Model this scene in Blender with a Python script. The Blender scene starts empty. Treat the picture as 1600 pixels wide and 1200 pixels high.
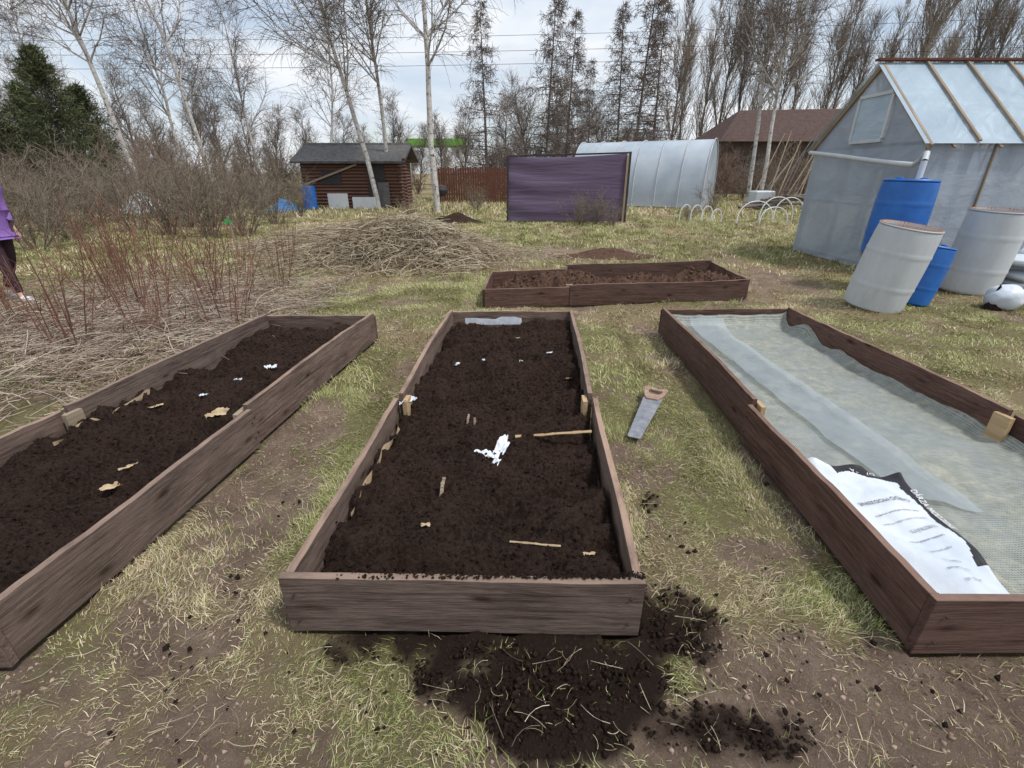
import bpy, math, random
import numpy as np
from mathutils import Vector, Matrix, Quaternion
rng=np.random.default_rng(7); random.seed(7)
scene=bpy.context.scene
COL=scene.collection
# ------------------------------------------------------------ helpers
def link(o): COL.objects.link(o); return o
def tag(o,label,cat,kind=None,group=None):
    o["label"]=label; o["category"]=cat
    if kind: o["kind"]=kind
    if group: o["group"]=group
    return o
def thing(name,label,cat,loc=(0,0,0),group=None):
    e=bpy.data.objects.new(name,None); e.empty_display_size=.1; e.location=loc; link(e)
    return tag(e,label,cat,None,group)
def attach(c,p):
    c.parent=p; c.matrix_parent_inverse=Matrix.Translation(p.location).inverted(); return c
def mesh_np(name,V,F,mat=None,smooth=False,colors=None,midx=None,mats=None):
    V=np.asarray(V,dtype=np.float32); F=np.asarray(F,dtype=np.int32)
    me=bpy.data.meshes.new(name); n,k=F.shape
    me.vertices.add(len(V)); me.vertices.foreach_set("co",V.ravel())
    me.loops.add(n*k); me.loops.foreach_set("vertex_index",F.ravel())
    me.polygons.add(n); me.polygons.foreach_set("loop_start",np.arange(0,n*k,k,dtype=np.int32))
    me.polygons.foreach_set("loop_total",np.full(n,k,dtype=np.int32))
    if mats:
        for m in mats: me.materials.append(m)
        me.polygons.foreach_set("material_index",np.asarray(midx,dtype=np.int32))
    elif mat: me.materials.append(mat)
    me.polygons.foreach_set("use_smooth",np.full(n,smooth))
    if colors is not None:
        a=me.color_attributes.new("Col",'FLOAT_COLOR','POINT')
        c=np.ones((len(V),4),dtype=np.float32); c[:,:3]=colors; a.data.foreach_set("color",c.ravel())
    me.update(calc_edges=True); me.validate()
    return me
def obj(name,me): return link(bpy.data.objects.new(name,me))
def mesh_py(name,V,F,mat,smooth=False):
    me=bpy.data.meshes.new(name); me.from_pydata([tuple(v) for v in V],[],F); 
    if mat: me.materials.append(mat)
    for p in me.polygons: p.use_smooth=smooth
    me.update(); return me
def h2(ix,iy,s):
    v=np.sin(ix*127.1+iy*311.7+s*74.7)*43758.5453; return v-np.floor(v)
def vn(x,y,s=0):
    x=np.asarray(x,float);y=np.asarray(y,float)
    ix=np.floor(x);iy=np.floor(y);fx=x-ix;fy=y-iy
    fx=fx*fx*(3-2*fx);fy=fy*fy*(3-2*fy)
    return (h2(ix,iy,s)*(1-fx)+h2(ix+1,iy,s)*fx)*(1-fy)+(h2(ix,iy+1,s)*(1-fx)+h2(ix+1,iy+1,s)*fx)*fy
def fbm(x,y,s=0,o=4):
    t=0;a=.5;n=0
    for i in range(o):
        t=t+a*vn(x*2**i+17*i,y*2**i-9*i,s+i);n+=a;a*=.5
    return t/n
def sst(a,b,x):
    t=np.clip((x-a)/(b-a),0,1); return t*t*(3-2*t)
# ------------------------------------------------------------ materials
def newmat(name):
    m=bpy.data.materials.new(name); m.use_nodes=True; nt=m.node_tree; b=nt.nodes["Principled BSDF"]
    return m,nt,b
def N(nt,t,**k):
    n=nt.nodes.new(t)
    for a,v in k.items(): setattr(n,a,v)
    return n
def ramp(nt,fac,stops):
    r=N(nt,'ShaderNodeValToRGB'); e=r.color_ramp.elements
    while len(e)<len(stops): e.new(.5)
    for i,(p,c) in enumerate(stops): e[i].position=p; e[i].color=(*c,1)
    nt.links.new(fac,r.inputs[0]); return r.outputs[0]
def noise(nt,scale,detail=6,vec=None,rough=.6,map_scale=None,coord='Object',dist=0):
    n=N(nt,'ShaderNodeTexNoise'); n.inputs['Scale'].default_value=scale; n.inputs['Detail'].default_value=detail
    n.inputs['Roughness'].default_value=rough; n.inputs['Distortion'].default_value=dist
    tc=N(nt,'ShaderNodeTexCoord'); src=tc.outputs[coord]
    if map_scale:
        mp=N(nt,'ShaderNodeMapping'); mp.inputs['Scale'].default_value=map_scale; nt.links.new(src,mp.inputs[0]); src=mp.outputs[0]
        if coord=='Object':
            oi=N(nt,'ShaderNodeObjectInfo'); ml=N(nt,'ShaderNodeMath',operation='MULTIPLY'); ml.inputs[1].default_value=37.; nt.links.new(oi.outputs['Random'],ml.inputs[0])
            cb=N(nt,'ShaderNodeCombineXYZ'); nt.links.new(ml.outputs[0],cb.inputs[0]); nt.links.new(ml.outputs[0],cb.inputs[1]); nt.links.new(cb.outputs[0],mp.inputs['Location'])
    nt.links.new(src,n.inputs['Vector']); return n.outputs['Fac']
def bump(nt,b,h,strength=.5,dist=.01):
    bp=N(nt,'ShaderNodeBump'); bp.inputs['Strength'].default_value=strength; bp.inputs['Distance'].default_value=dist
    nt.links.new(h,bp.inputs['Height']); nt.links.new(bp.outputs[0],b.inputs['Normal'])
def mixc(nt,f,a,c,mode='MIX'):
    m=N(nt,'ShaderNodeMix',data_type='RGBA',blend_type=mode)
    for s,v in ((0,f),(6,a),(7,c)):
        if hasattr(v,'is_linked') or hasattr(v,'node'): nt.links.new(v,m.inputs[s])
        else: m.inputs[s].default_value=v if s==0 else (*v,1)
    return m.outputs[2]
def simple(name,c1,c2,scale=8,rough=.8,bs=.3,bd=.01,ms=None,detail=6,coord='Object',spec=.3):
    m,nt,b=newmat(name); f=noise(nt,scale,detail,map_scale=ms,coord=coord)
    nt.links.new(ramp(nt,f,[(.3,c1),(.7,c2)]),b.inputs['Base Color'])
    b.inputs['Roughness'].default_value=rough; b.inputs['Specular IOR Level'].default_value=spec
    if bs: bump(nt,b,f,bs,bd)
    return m
def attrmat(name,rough=.8,transl=0):
    m,nt,b=newmat(name); a=N(nt,'ShaderNodeAttribute',attribute_name='Col'); nt.links.new(a.outputs['Color'],b.inputs['Base Color'])
    b.inputs['Roughness'].default_value=rough; b.inputs['Specular IOR Level'].default_value=.2
    return m
def woodmat(name,dark,light,wear,top,bstr=.9):
    m,nt,b=newmat(name)
    g=noise(nt,1.0,9,map_scale=(2.2,34,34),rough=.75,dist=1.4)
    streak=noise(nt,1.0,6,map_scale=(1.1,85,85),rough=.7,dist=.5)
    fine=noise(nt,1.0,5,map_scale=(12,230,230),rough=.75)
    big=noise(nt,1.0,7,map_scale=(2.6,7,11),rough=.7)
    c=ramp(nt,g,[(.34,dark),(.48,tuple((a+q)/2 for a,q in zip(dark,light))),(.62,light)])
    c=mixc(nt,ramp(nt,big,[(.42,(0,0,0)),(.62,(.85,.85,.85))]),c,wear)
    c=mixc(nt,.7,c,ramp(nt,streak,[(.36,(.45,.42,.40)),(.48,(1,1,1))]),'MULTIPLY')
    c=mixc(nt,.9,c,ramp(nt,fine,[(.32,(.55,.55,.55)),(.52,(1,1,1)),(.72,(1.35,1.3,1.25))]),'MULTIPLY')
    v=N(nt,'ShaderNodeTexVoronoi'); v.inputs['Scale'].default_value=1.0; tc=N(nt,'ShaderNodeTexCoord'); mp=N(nt,'ShaderNodeMapping'); mp.inputs['Scale'].default_value=(3.1,9,9)
    nt.links.new(tc.outputs['Object'],mp.inputs[0]); nt.links.new(mp.outputs[0],v.inputs['Vector'])
    k=ramp(nt,v.outputs['Distance'],[(.07,(.34,.28,.25)),(.12,(.72,.7,.68)),(.2,(1,1,1))])
    c=mixc(nt,1.0,c,k,'MULTIPLY')
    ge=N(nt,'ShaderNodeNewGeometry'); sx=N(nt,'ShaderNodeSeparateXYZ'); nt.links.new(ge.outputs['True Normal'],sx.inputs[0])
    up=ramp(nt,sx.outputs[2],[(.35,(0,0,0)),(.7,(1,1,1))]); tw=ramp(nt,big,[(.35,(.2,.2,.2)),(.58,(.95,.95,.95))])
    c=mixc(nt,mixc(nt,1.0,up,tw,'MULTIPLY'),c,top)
    oi=N(nt,'ShaderNodeObjectInfo'); rr=ramp(nt,oi.outputs['Random'],[(0,(.72,.72,.74)),(1,(1.08,1.02,.98))]); c=mixc(nt,1.0,c,rr,'MULTIPLY')
    nt.links.new(c,b.inputs['Base Color'])
    b.inputs['Roughness'].default_value=.78; b.inputs['Specular IOR Level'].default_value=.2
    bump(nt,b,g,bstr,.008); return m
M={}
M['plank_grey']=woodmat('stained_plank_worn',(.070,.048,.040),(.21,.155,.128),(.24,.18,.15),(.36,.26,.20))
M['plank_red']=woodmat('stained_plank_red',(.052,.028,.022),(.17,.098,.076),(.16,.10,.082),(.27,.18,.14))
M['raw_wood']=simple('raw_pine',(.36,.24,.12),(.54,.40,.24),1,.7,.3,.003,ms=(3,40,40))
M['old_wood']=simple('weathered_wood',(.20,.15,.10),(.36,.29,.21),1,.85,.4,.004,ms=(2,30,30))
m,nt,b=newmat('peat_soil'); f=noise(nt,60,9,rough=.8); f2=noise(nt,5,5)
c=mixc(nt,ramp(nt,f2,[(.35,(0,0,0)),(.65,(1,1,1))]),(.015,.0088,.007),(.042,.025,.019)); c=mixc(nt,ramp(nt,f,[(.42,(0,0,0)),(.68,(1,1,1))]),c,(.08,.05,.038))
nt.links.new(c,b.inputs['Base Color']); b.inputs['Roughness'].default_value=.95; b.inputs['Specular IOR Level'].default_value=.12
bump(nt,b,f,1.0,.03); M['soil']=m
M['soil2']=simple('brown_soil',(.045,.023,.015),(.13,.072,.048),30,.95,1,.02)
M['card']=simple('wet_cardboard',(.34,.24,.14),(.56,.44,.29),12,.8,.4,.004)
M['white_plastic']=simple('white_plastic_scrap',(.50,.56,.64),(.78,.80,.83),20,.4,.3,.004,spec=.5)
M['twig']=simple('bare_twigs',(.10,.078,.067),(.19,.15,.125),3,.9,0)
M['twig_haze']=simple('hazed_far_twigs',(.16,.135,.12),(.28,.24,.21),.3,.9,0)  # depth haze painted into the colour: paler twigs for distant trees and woodland
M['twig_pop_haze']=simple('hazed_poplar_twigs',(.18,.145,.115),(.31,.265,.215),.3,.9,0)  # tan poplar twigs, lightened in the colour to imitate distance haze
M['twig_red']=simple('reddish_twigs',(.13,.085,.068),(.25,.165,.13),3,.9,0)
M['fence_red']=simple('fence_stain',(.09,.035,.022),(.15,.06,.04),1,.8,.2,.005,ms=(20,1,1))
M['twig_tan']=simple('tan_twigs',(.14,.112,.085),(.28,.23,.175),3,.9,0)
M['bark']=simple('grey_bark',(.08,.068,.06),(.22,.19,.165),4,.9,.6,.02,ms=(4,4,1))
m,nt,b=newmat('birch_bark'); f=noise(nt,1,6,map_scale=(6,6,9),rough=.7); f2=noise(nt,.6,3,map_scale=(2,2,2))
c=ramp(nt,f,[(.36,(.03,.025,.022)),(.44,(.42,.39,.36)),(.75,(.66,.64,.61))]); nt.links.new(mixc(nt,ramp(nt,f2,[(.5,(0,0,0)),(.8,(.7,.7,.7))]),c,(.16,.13,.11)),b.inputs['Base Color'])
b.inputs['Roughness'].default_value=.75; M['birch']=m
M['needle']=attrmat('evergreen_needles'); M['grass']=attrmat('grass_blades'); M['straw']=attrmat('dry_stalks')
# ------------------------------------------------------------ tubes
def tubes(P0,P1,R0,R1,k):
    P0=np.asarray(P0,float);P1=np.asarray(P1,float);R0=np.asarray(R0,float);R1=np.asarray(R1,float)
    d=P1-P0; d/=np.maximum(np.linalg.norm(d,axis=1,keepdims=True),1e-9)
    ref=np.where(np.abs(d[:,2:3])>.9,np.array([[1.,0,0]]),np.array([[0,0,1.]]))
    a=np.cross(d,ref); a/=np.linalg.norm(a,axis=1,keepdims=True); bb=np.cross(d,a)
    n=len(P0); th=np.arange(k)*2*np.pi/k
    ring=a[:,None,:]*np.cos(th)[None,:,None]+bb[:,None,:]*np.sin(th)[None,:,None]
    V=np.concatenate([P0[:,None,:]+ring*R0[:,None,None],P1[:,None,:]+ring*R1[:,None,None]],axis=1).reshape(-1,3)
    base=(np.arange(n)*2*k)[:,None]; i=np.arange(k)[None,:]; j=(i+1)%k
    F=np.stack([base+i,base+j,base+k+j,base+k+i],axis=2).reshape(-1,4)
    return V,F
def R(a,b): return random.uniform(a,b)
def perp(d):
    r=Vector((R(-1,1),R(-1,1),R(-1,1))); v=d.cross(r)
    return v.normalized() if v.length>1e-4 else Vector((1,0,0))
def grow(S,p,d,L,r0,n,wander,up,r1f=.3):
    nodes=[]; st=L/n
    for i in range(n):
        d=(d+perp(d)*R(0,wander)+Vector((0,0,up))).normalized()
        q=p+d*st; ra=r0*(1-(1-r1f)*i/n); rb=r0*(1-(1-r1f)*(i+1)/n)
        S.append((p,q,ra,rb)); nodes.append((q,d,rb)); p=q
    return nodes
def side(d,ang):
    v=perp(d); return (d*math.cos(ang)+v*math.sin(ang)).normalized()
def segmesh(name,S,k,mat,smooth=True):
    V,F=tubes([s[0][:] for s in S],[s[1][:] for s in S],[s[2] for s in S],[s[3] for s in S],k)
    return mesh_np(name,V,F,mat,smooth)
def make_tree(style,H,seed,thick=1.0):
    random.seed(seed); T=[];C=[]
    if style=='birch':
        tn=grow(T,Vector((0,0,-.2)),Vector((0,0,1)),H,.112*thick*H/12,16,.09,.02,.12)
        for i in range(34):
            t=R(.26,.97)**.85; k=min(15,int(t*16)); p,d,r=tn[k]
            L=(.31*H*(1-t)**.65+.5)*R(.6,1.15)
            n1=grow(C if L<1.6 else T,p,side(d,math.radians(R(30,60))),L,min(r*.5,.04),6,.18,.05,.3)
            for j in range(9):
                q,e,rr=random.choice(n1)
                n2=grow(C,q,side(e,math.radians(R(25,60))),L*R(.25,.5),.012,4,.22,-.03,.5)
                for l in range(6):
                    q2,e2,_=random.choice(n2)
                    grow(C,q2,side(e2,math.radians(R(20,60))),R(.3,.95),.006,3,.15,-.28,.6)
        return T,C
    if style=='poplar':
        tn=grow(T,Vector((0,0,-.2)),Vector((0,0,1)),H,.15*thick*H/15,16,.05,.03,.1)
        for i in range(50):
            t=R(.10,.96); p,d,r=tn[min(15,int(t*16))]
            L=(.34*H*(1-t)**.8+.8)*R(.7,1.1)
            n1=grow(C,p,side(d,math.radians(R(16,32))),L,min(r*.5,.05),6,.1,.10,.25)
            for j in range(9):
                q,e,rr=random.choice(n1)
                n2=grow(C,q,side(e,math.radians(R(14,32))),L*R(.25,.45),.017,3,.12,.08,.5)
                for l in range(3):
                    q2,e2,_=random.choice(n2); grow(C,q2,side(e2,math.radians(R(12,35))),R(.4,1.),.010,2,.12,.08,.6)
        return T,C
    if style=='larch':
        tn=grow(T,Vector((0,0,-.2)),Vector((0,0,1)),H,.12*thick*H/12,18,.02,.03,.08)
        for i in range(150):
            t=R(.06,.985); x=t*18; k=min(17,int(x)); p0=tn[k-1][0] if k else Vector((0,0,0)); p=p0.lerp(tn[k][0],x-k); r=tn[k][2]
            L=(.24*H*(1-t)+.25)*R(.5,1.15)
            a=R(0,6.283); dd=Vector((math.cos(a),math.sin(a),R(-.1,.2))).normalized()
            n1=grow(C,p,dd,L,min(r*.35,.026),5,.08,-.02,.3)
            for j in range(12):
                q,e,rr=random.choice(n1)
                n2=grow(C,q,side(e,math.radians(R(35,75))),L*R(.12,.3)+.1,.011,2,.15,-.18,.6)
                for l in range(2):
                    q2,e2,_=random.choice(n2); grow(C,q2,side(e2,math.radians(R(30,70))),R(.12,.3),.010,1,.1,-.3,.6)
        return T,C
    if style=='broad':
        tn=grow(T,Vector((0,0,-.2)),Vector((0,0,1)),H*.8,.12*thick*H/10,10,.12,.02,.2)
        for i in range(32):
            t=R(.15,1); p,d,r=tn[min(9,int(t*10))]
            L=(.40*H*(1-t*.6))*R(.6,1.1)
            n1=grow(T if i<14 else C,p,side(d,math.radians(R(22,55))),L,min(r*.6,.045),6,.2,.08,.25)
            for j in range(8):
                q,e,rr=random.choice(n1)
                n2=grow(C,q,side(e,math.radians(R(25,60))),L*R(.25,.5),.015,4,.22,.03,.5)
                for l in range(6):
                    q2,e2,_=random.choice(n2); grow(C,q2,side(e2,math.radians(R(20,60))),R(.3,.8),.009,2,.2,.02,.6)
        return T,C
    if style=='shrub':
        for i in range(17):
            a=R(0,6.283); s=R(.1,.85); L=H*R(.6,1.1)
            n1=grow(T,Vector((math.cos(a)*.12*H*s,math.sin(a)*.12*H*s,-.05)),Vector((math.cos(a)*s,math.sin(a)*s,1)).normalized(),L,.011*H**.6*thick,6,.16,.02,.35)
            for j in range(9):
                q,e,rr=random.choice(n1)
                n2=grow(C,q,side(e,math.radians(R(20,60))),L*R(.2,.42),.0052*H**.6*thick,3,.22,.03,.5)
                for l in range(6):
                    q2,e2,_=random.choice(n2); grow(C,q2,side(e2,math.radians(R(20,65))),H*R(.06,.17),.0036*H**.5*thick,2,.2,.02,.6)
        return T,C
def tree_variant(style,H,seed,tm,cm,thick=1.0):
    T,C=make_tree(style,H,seed,thick)
    return (segmesh('trunk',T,8 if style!='shrub' else 4,tm),segmesh('crown',C,3,cm),'stems' if style=='shrub' else 'trunk','crown' if style!='shrub' else 'twigs')
def place(var,name,loc,scale,rz,lean,label,cat,group,sz=None):
    e=thing(name,label,cat,loc,group); e.rotation_euler=(R(-.02,.02),math.radians(lean),0)
    e.scale=(scale,scale,sz or scale)
    for me,nm in ((var[0],var[2]),(var[1],var[3])):
        o=bpy.data.objects.new(nm,me); link(o); o.parent=e; o.rotation_euler=(0,0,rz)
    return e
def XY(px,Y): return ((px-800)/740*(.9133*Y+.611),Y,0)
birch=[tree_variant('birch',12,s,M['birch'],M['twig']) for s in (1,2,3,4)]
larch=[tree_variant('larch',11,s,M['bark'],M['twig']) for s in (11,12,13)]
poplar=[tree_variant('poplar',15,s,M['bark'],M['twig_pop_haze']) for s in (21,22,23)]
broad=[tree_variant('broad',9,s,M['bark'],M['twig_haze']) for s in (31,32,33)]
shr=[tree_variant('shrub',1.7,s,M['twig_tan'],M['twig_tan']) for s in (41,42,43)]
shr_r=[tree_variant('shrub',1.7,s,M['twig_red'],M['twig_red']) for s in (44,45)]
for i,(px,Y,sc,ln) in enumerate([(240,22,1.08,-13),(348,27,1.1,-8),(412,33,.9,-1),(592,23,1.1,-5),(614,24.5,1.0,-1),(684,21,1.2,-1.5),(1166,26,1.05,-4),(1184,25,.98,3),(20,31,1.05,-7),(120,36,1.05,-3),(300,32,1.05,-5),(520,33,.95,2)]):
    place(birch[i%4],'birch_tree',XY(px,Y),sc,i*1.3,ln,'tall bare birch with white peeling trunk and fine drooping twigs','tree','bare birches around the allotment')
for i,(px,Y,sc) in enumerate([(762,30,.90),(850,31,1.02),(880,34,.95),(985,38,1.35),(960,37,1.05),(1012,41,1.2),(915,44,.9)]):
    place(larch[i%3],'larch_tree',XY(px,Y),sc,i*1.1,R(-1,1),'bare conical larch with tiers of short level branches','tree','bare larches behind the garden')
random.seed(77)
for i in range(24):
    px=1035+i*27+R(-8,8)
    Y=48+(i*37%13); place(poplar[i%3],'poplar_tree',XY(px,Y),R(.85,1.2)*(.96+.012*i),i*2.1,R(-2,2),'bare upright poplar with steep brushy branches','tree','row of bare poplars')
for i in range(25):
    px=-60+i*42+R(-12,12); low=420<px<720
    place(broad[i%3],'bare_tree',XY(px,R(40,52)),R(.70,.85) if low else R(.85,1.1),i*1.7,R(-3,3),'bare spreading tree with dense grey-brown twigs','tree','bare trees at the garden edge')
def evergreen(seed,H):
    random.seed(seed); T=[]; tn=grow(T,Vector((0,0,-.1)),Vector((0,0,1)),H,.1,12,.02,.05,.1)
    r=np.random.default_rng(seed); P=[];D=[]
    for i in range(260):
        t=r.uniform(.03,1)**.8; p=Vector((0,0,t*H)); a=r.uniform(0,6.283); L=(.34*H*(1-t)**.8+.15)*r.uniform(.35,1.25)
        n=grow(T,p,Vector((math.cos(a),math.sin(a),r.uniform(.1,.8))).normalized(),L,.012,4,.15,.07,.4)
        for j in range(34):
            q,d,_=n[r.integers(1,4)]; P.append(q[:]); D.append((d+Vector(r.normal(0,.7,3))).normalized()[:])
    P=np.array(P)+r.normal(0,.08,(len(P),3)); D=np.array(D); n=len(P); W=np.cross(D,r.normal(0,1,(n,3))); W/=np.linalg.norm(W,axis=1,keepdims=True)
    l=r.uniform(.12,.28,(n,1)); w=r.uniform(.01,.03,(n,1))
    V=np.stack([P-W*w,P+W*w,P+D*l],1).reshape(-1,3); F=np.arange(3*n).reshape(-1,3)
    c=np.array([.07,.09,.045])*r.uniform(.5,1.8,(n,1))+np.array([.05,.035,.015])*r.uniform(0,1,(n,1))
    return (segmesh('trunk',T,4,M['bark']),mesh_np('crown',V,F,M['needle'],False,np.repeat(c,3,0)),'trunk','crown')
ev=[evergreen(51,5.6),evergreen(52,5)]
for i,(px,Y,sc) in enumerate([(40,25,.92),(92,26,1.05),(135,25,1.15),(176,28,1.08),(-15,24,.8)]):
    place(ev[i%2],'evergreen_tree',XY(px,Y),sc,i*1.9,R(-2,2),'dense dark green evergreen with pointed top','tree','evergreens beyond the shrubs')
for i,(px,Y,sc) in enumerate([(215,14,1.05),(265,13.2,1.0),(330,12.4,1.1),(385,12.8,.95),(300,15,1.05),(150,15,1.1),(80,14,1.1),(10,13,1.15),(430,16,.8),(350,17.5,1.05),(110,12,.95),(470,19,.8),(60,10.5,.85),(190,17,1.1),(250,18.5,1.1),(30,16,1.1),(400,20,1.0)]):
    place(shr[i%3],'currant_bush',XY(px,Y),sc,i*1.3,0,'leafless many-stemmed currant bush on rough grass','bush','leafless currant bushes')
for i,(px,Y,sc) in enumerate([(640,19,.4),(905,15.6,.55),(930,15.9,.5),(955,15.5,.4),(960,18,.5),(1110,21,.6),(1075,17.5,.3),(745,22,.6),(1215,22,.6)]):
    place(shr[i%3],'dry_bush',XY(px,Y),sc,i*1.3,0,'low dry tan bush in the grass','bush','low dry bushes')
random.seed(5); k=0
for px in range(-60,1330,24):
    k+=1; x_=px+R(-10,10)
    if 600<x_<745: Y=R(34,40); s=R(.8,1.2)
    elif x_<480: Y=R(22,32); s=R(1.3,1.8) if x_>200 else R(1.0,1.5)
    elif x_<600: Y=R(29,34); s=R(1.3,1.7)
    else: Y=R(29,35); s=R(1.2,1.8)
    place((shr_r+shr)[k%5],'thicket_bush',XY(x_,Y),s,k*1.1,0,'leafless reddish-brown thicket bush','bush','thicket bushes along the boundary')
T,C=make_tree('broad',10,77); S=T+C
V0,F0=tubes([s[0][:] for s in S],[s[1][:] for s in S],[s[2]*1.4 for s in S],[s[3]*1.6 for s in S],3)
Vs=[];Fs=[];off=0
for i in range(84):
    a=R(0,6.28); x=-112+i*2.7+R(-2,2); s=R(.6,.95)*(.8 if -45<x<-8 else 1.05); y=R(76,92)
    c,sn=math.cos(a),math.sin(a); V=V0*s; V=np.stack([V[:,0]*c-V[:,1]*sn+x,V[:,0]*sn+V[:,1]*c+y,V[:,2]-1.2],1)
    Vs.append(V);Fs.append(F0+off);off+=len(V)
tag(obj('distant_woodland',mesh_np('distant_woodland',np.concatenate(Vs),np.concatenate(Fs),M['twig_haze'])),'far belt of bare woodland beyond the allotments','woodland','stuff')
# ------------------------------------------------------------ beds
def plank(name,p0,p1,h,t,mat,par,z0=0.,lean=0.,warp=.009,bev=.003):
    p0=Vector((*p0,0));p1=Vector((*p1,0)); L=(p1-p0).length; n=max(2,int(L/.05)); V=[];F=[]
    ph=R(0,6)
    for i in range(n+1):
        x=L*i/n; w=warp*math.sin(ph+x*2.1)*math.sin(math.pi*i/n); tz=(float(vn(x*9+ph*5,ph,3))-.5)*.008+(float(vn(x*30+ph*5,ph,4))-.5)*.004+.005*math.sin(ph*2+x*3)
        V+=[(x,-t/2+w,z0),(x,t/2+w,z0),(x,t/2+w+lean,z0+h+tz),(x,-t/2+w+lean,z0+h+tz)]
    for i in range(n):
        a=4*i;b=a+4
        for j in range(4): F.append((a+j,a+(j+1)%4,b+(j+1)%4,b+j))
    F.append((0,3,2,1)); e=4*n; F.append((e,e+1,e+2,e+3))
    me=mesh_py(name,V,F,mat); import bmesh
    bm=bmesh.new(); bm.from_mesh(me); bmesh.ops.recalc_face_normals(bm,faces=bm.faces); bm.to_mesh(me); bm.free()
    o=obj(name,me); ang=math.atan2(p1.y-p0.y,p1.x-p0.x)
    o.matrix_world=Matrix.Translation(p0)@Matrix.Rotation(ang,4,'Z')
    if bev:
        bm=o.modifiers.new('bevel','BEVEL'); bm.width=bev; bm.segments=2; bm.limit_method='ANGLE'; bm.angle_limit=.7
    if par: attach(o,par)
    return o
def lerp2(a,b,t): return (a[0]+(b[0]-a[0])*t,a[1]+(b[1]-a[1])*t)
def unit(a,b):
    d=math.hypot(b[0]-a[0],b[1]-a[1]); return ((b[0]-a[0])/d,(b[1]-a[1])/d)
def off(p,d,s): return (p[0]+d[0]*s,p[1]+d[1]*s)
T_=.030
def lathe(name,prof,n,mat,smooth=True,cap0=False,cap1=False):
    th=np.arange(n)*2*np.pi/n; V=[];F=[]
    for r_,z in prof: V+=[(r_*math.cos(t),r_*math.sin(t),z) for t in th]
    for i in range(len(prof)-1):
        for j in range(n): k=(j+1)%n; F.append((i*n+j,i*n+k,(i+1)*n+k,(i+1)*n+j))
    if cap0: F.append(tuple(range(n))[::-1])
    if cap1: F.append(tuple((len(prof)-1)*n+j for j in range(n)))
    me=mesh_py(name,V,F,mat,smooth); o=obj(name,me)
    if n>8: es=o.modifiers.new('es','EDGE_SPLIT'); es.split_angle=.7
    return o
M['dark']=simple('dark_post',(.025,.022,.024),(.055,.045,.045),5,.7,0)
def raised_bed(FL,FR,BR,BL,label,mat,jl=.45,jr=.45,h=.25):
    c=((FL[0]+BR[0])/2,(FL[1]+BR[1])/2,0)
    e=thing('raised_bed',label,'raised garden bed',c,'wooden raised beds')
    inx=unit(FL,FR); iny=unit(FL,BL)
    plank('front_board',off(FL,iny,T_/2),off(FR,iny,T_/2),h,T_,mat,e,0,0,.006)
    plank('back_board',off(BL,iny,-T_/2),off(BR,iny,-T_/2),h*.98,T_,mat,e)
    for A,B,s,j in ((FL,BL,1,jl),(FR,BR,-1,jr)):
        d=unit(A,B); a=off(off(A,inx,s*(T_/2+.004)),d,T_+.003); b=off(off(B,inx,s*(T_/2+.004)),d,-T_-.003)
        m=lerp2(a,b,j)
        plank('side_board',a,off(off(m,inx,-s*.014),d,-.005),h-.010,T_,mat,e)
        plank('side_board',off(off(m,inx,s*.016),d,.005),off(b,inx,0),h+.022,T_,mat,e)
        q=off(m,inx,s*(T_/2+.034)); 
        plank('corner_cleat',off(q,d,-.05),off(q,d,.05),h*.86,.03,M['raw_wood'] if A[0]>-1 else M['old_wood'],e,.02,warp=0)
        for tt in (-.035,.035):
            for zz in (.07,.17):
                p=off(off(m,inx,-s*(T_/2+ (.016 if tt<0 else -.012))),d,tt); sc=lathe('screw_head',[(.006,0),(.005,.004),(.0005,.004)],8,M['dark']); sc.matrix_world=Matrix.Translation((p[0],p[1],zz))@Matrix.Rotation(math.radians(-90*s),4,'Y'); attach(sc,e)
    for t in (.035,.965):
        for zz in (.06,.18):
            p=lerp2(FL,FR,t); sc=lathe('screw_head',[(.0055,0),(.005,.003),(.0005,.003)],8,M['dark']); sc.matrix_world=Matrix.Translation((p[0],p[1]-.004,zz))@Matrix.Rotation(math.radians(90),4,'X'); attach(sc,e)
    return e
CB=[(-.79,1.19),(.447,1.17),(.604,4.6),(-.617,4.6)]
RB=[(1.358,1.10),(2.93,1.10),(2.795,4.68),(1.504,4.68)]
LB=[(-2.80,1.05),(-1.66,1.05),(-1.324,4.48),(-2.372,4.44)]
XB=[(-.327,5.6),(3.03,6.08),(3.06,7.42),(-.266,6.66)]
raised_bed(*CB,'brown plank raised bed filled with dark peat and scraps',M['plank_grey'],.42,.42)
raised_bed(*RB,'brown plank raised bed lined with mesh, still empty',M['plank_red'],.40,.36)
raised_bed(*LB,'weathered brown plank raised bed filled with dark peat',M['plank_grey'],.41,.41)
e=thing('raised_bed','low brown plank bed laid crosswise, part filled with soil','raised garden bed',(1.4,6.4,0),'wooden raised beds')
jf=(.70,5.747); jb=(.78,7.02)
plank('long_board',XB[0],(jf[0]-.003,jf[1]),.235,T_,M['plank_red'],e); plank('long_board',(jf[0]+.003,jf[1]),XB[1],.25,T_,M['plank_red'],e)
plank('long_board',(-.266,6.66),(jb[0]-.01,6.92),.24,T_,M['plank_red'],e); plank('long_board',jb,XB[2],.27,T_,M['plank_red'],e)
plank('end_board',(-.34,5.62),(-.28,6.65),.235,T_,M['plank_red'],e); plank('end_board',(3.045,6.10),(3.078,7.41),.25,T_,M['plank_red'],e)
plank('corner_cleat',(.66,5.785),(.74,5.795),.24,.03,M['old_wood'],e,.02)
plank('corner_cleat',(.72,6.95),(.80,6.96),.24,.03,M['old_wood'],e,.02)
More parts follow.
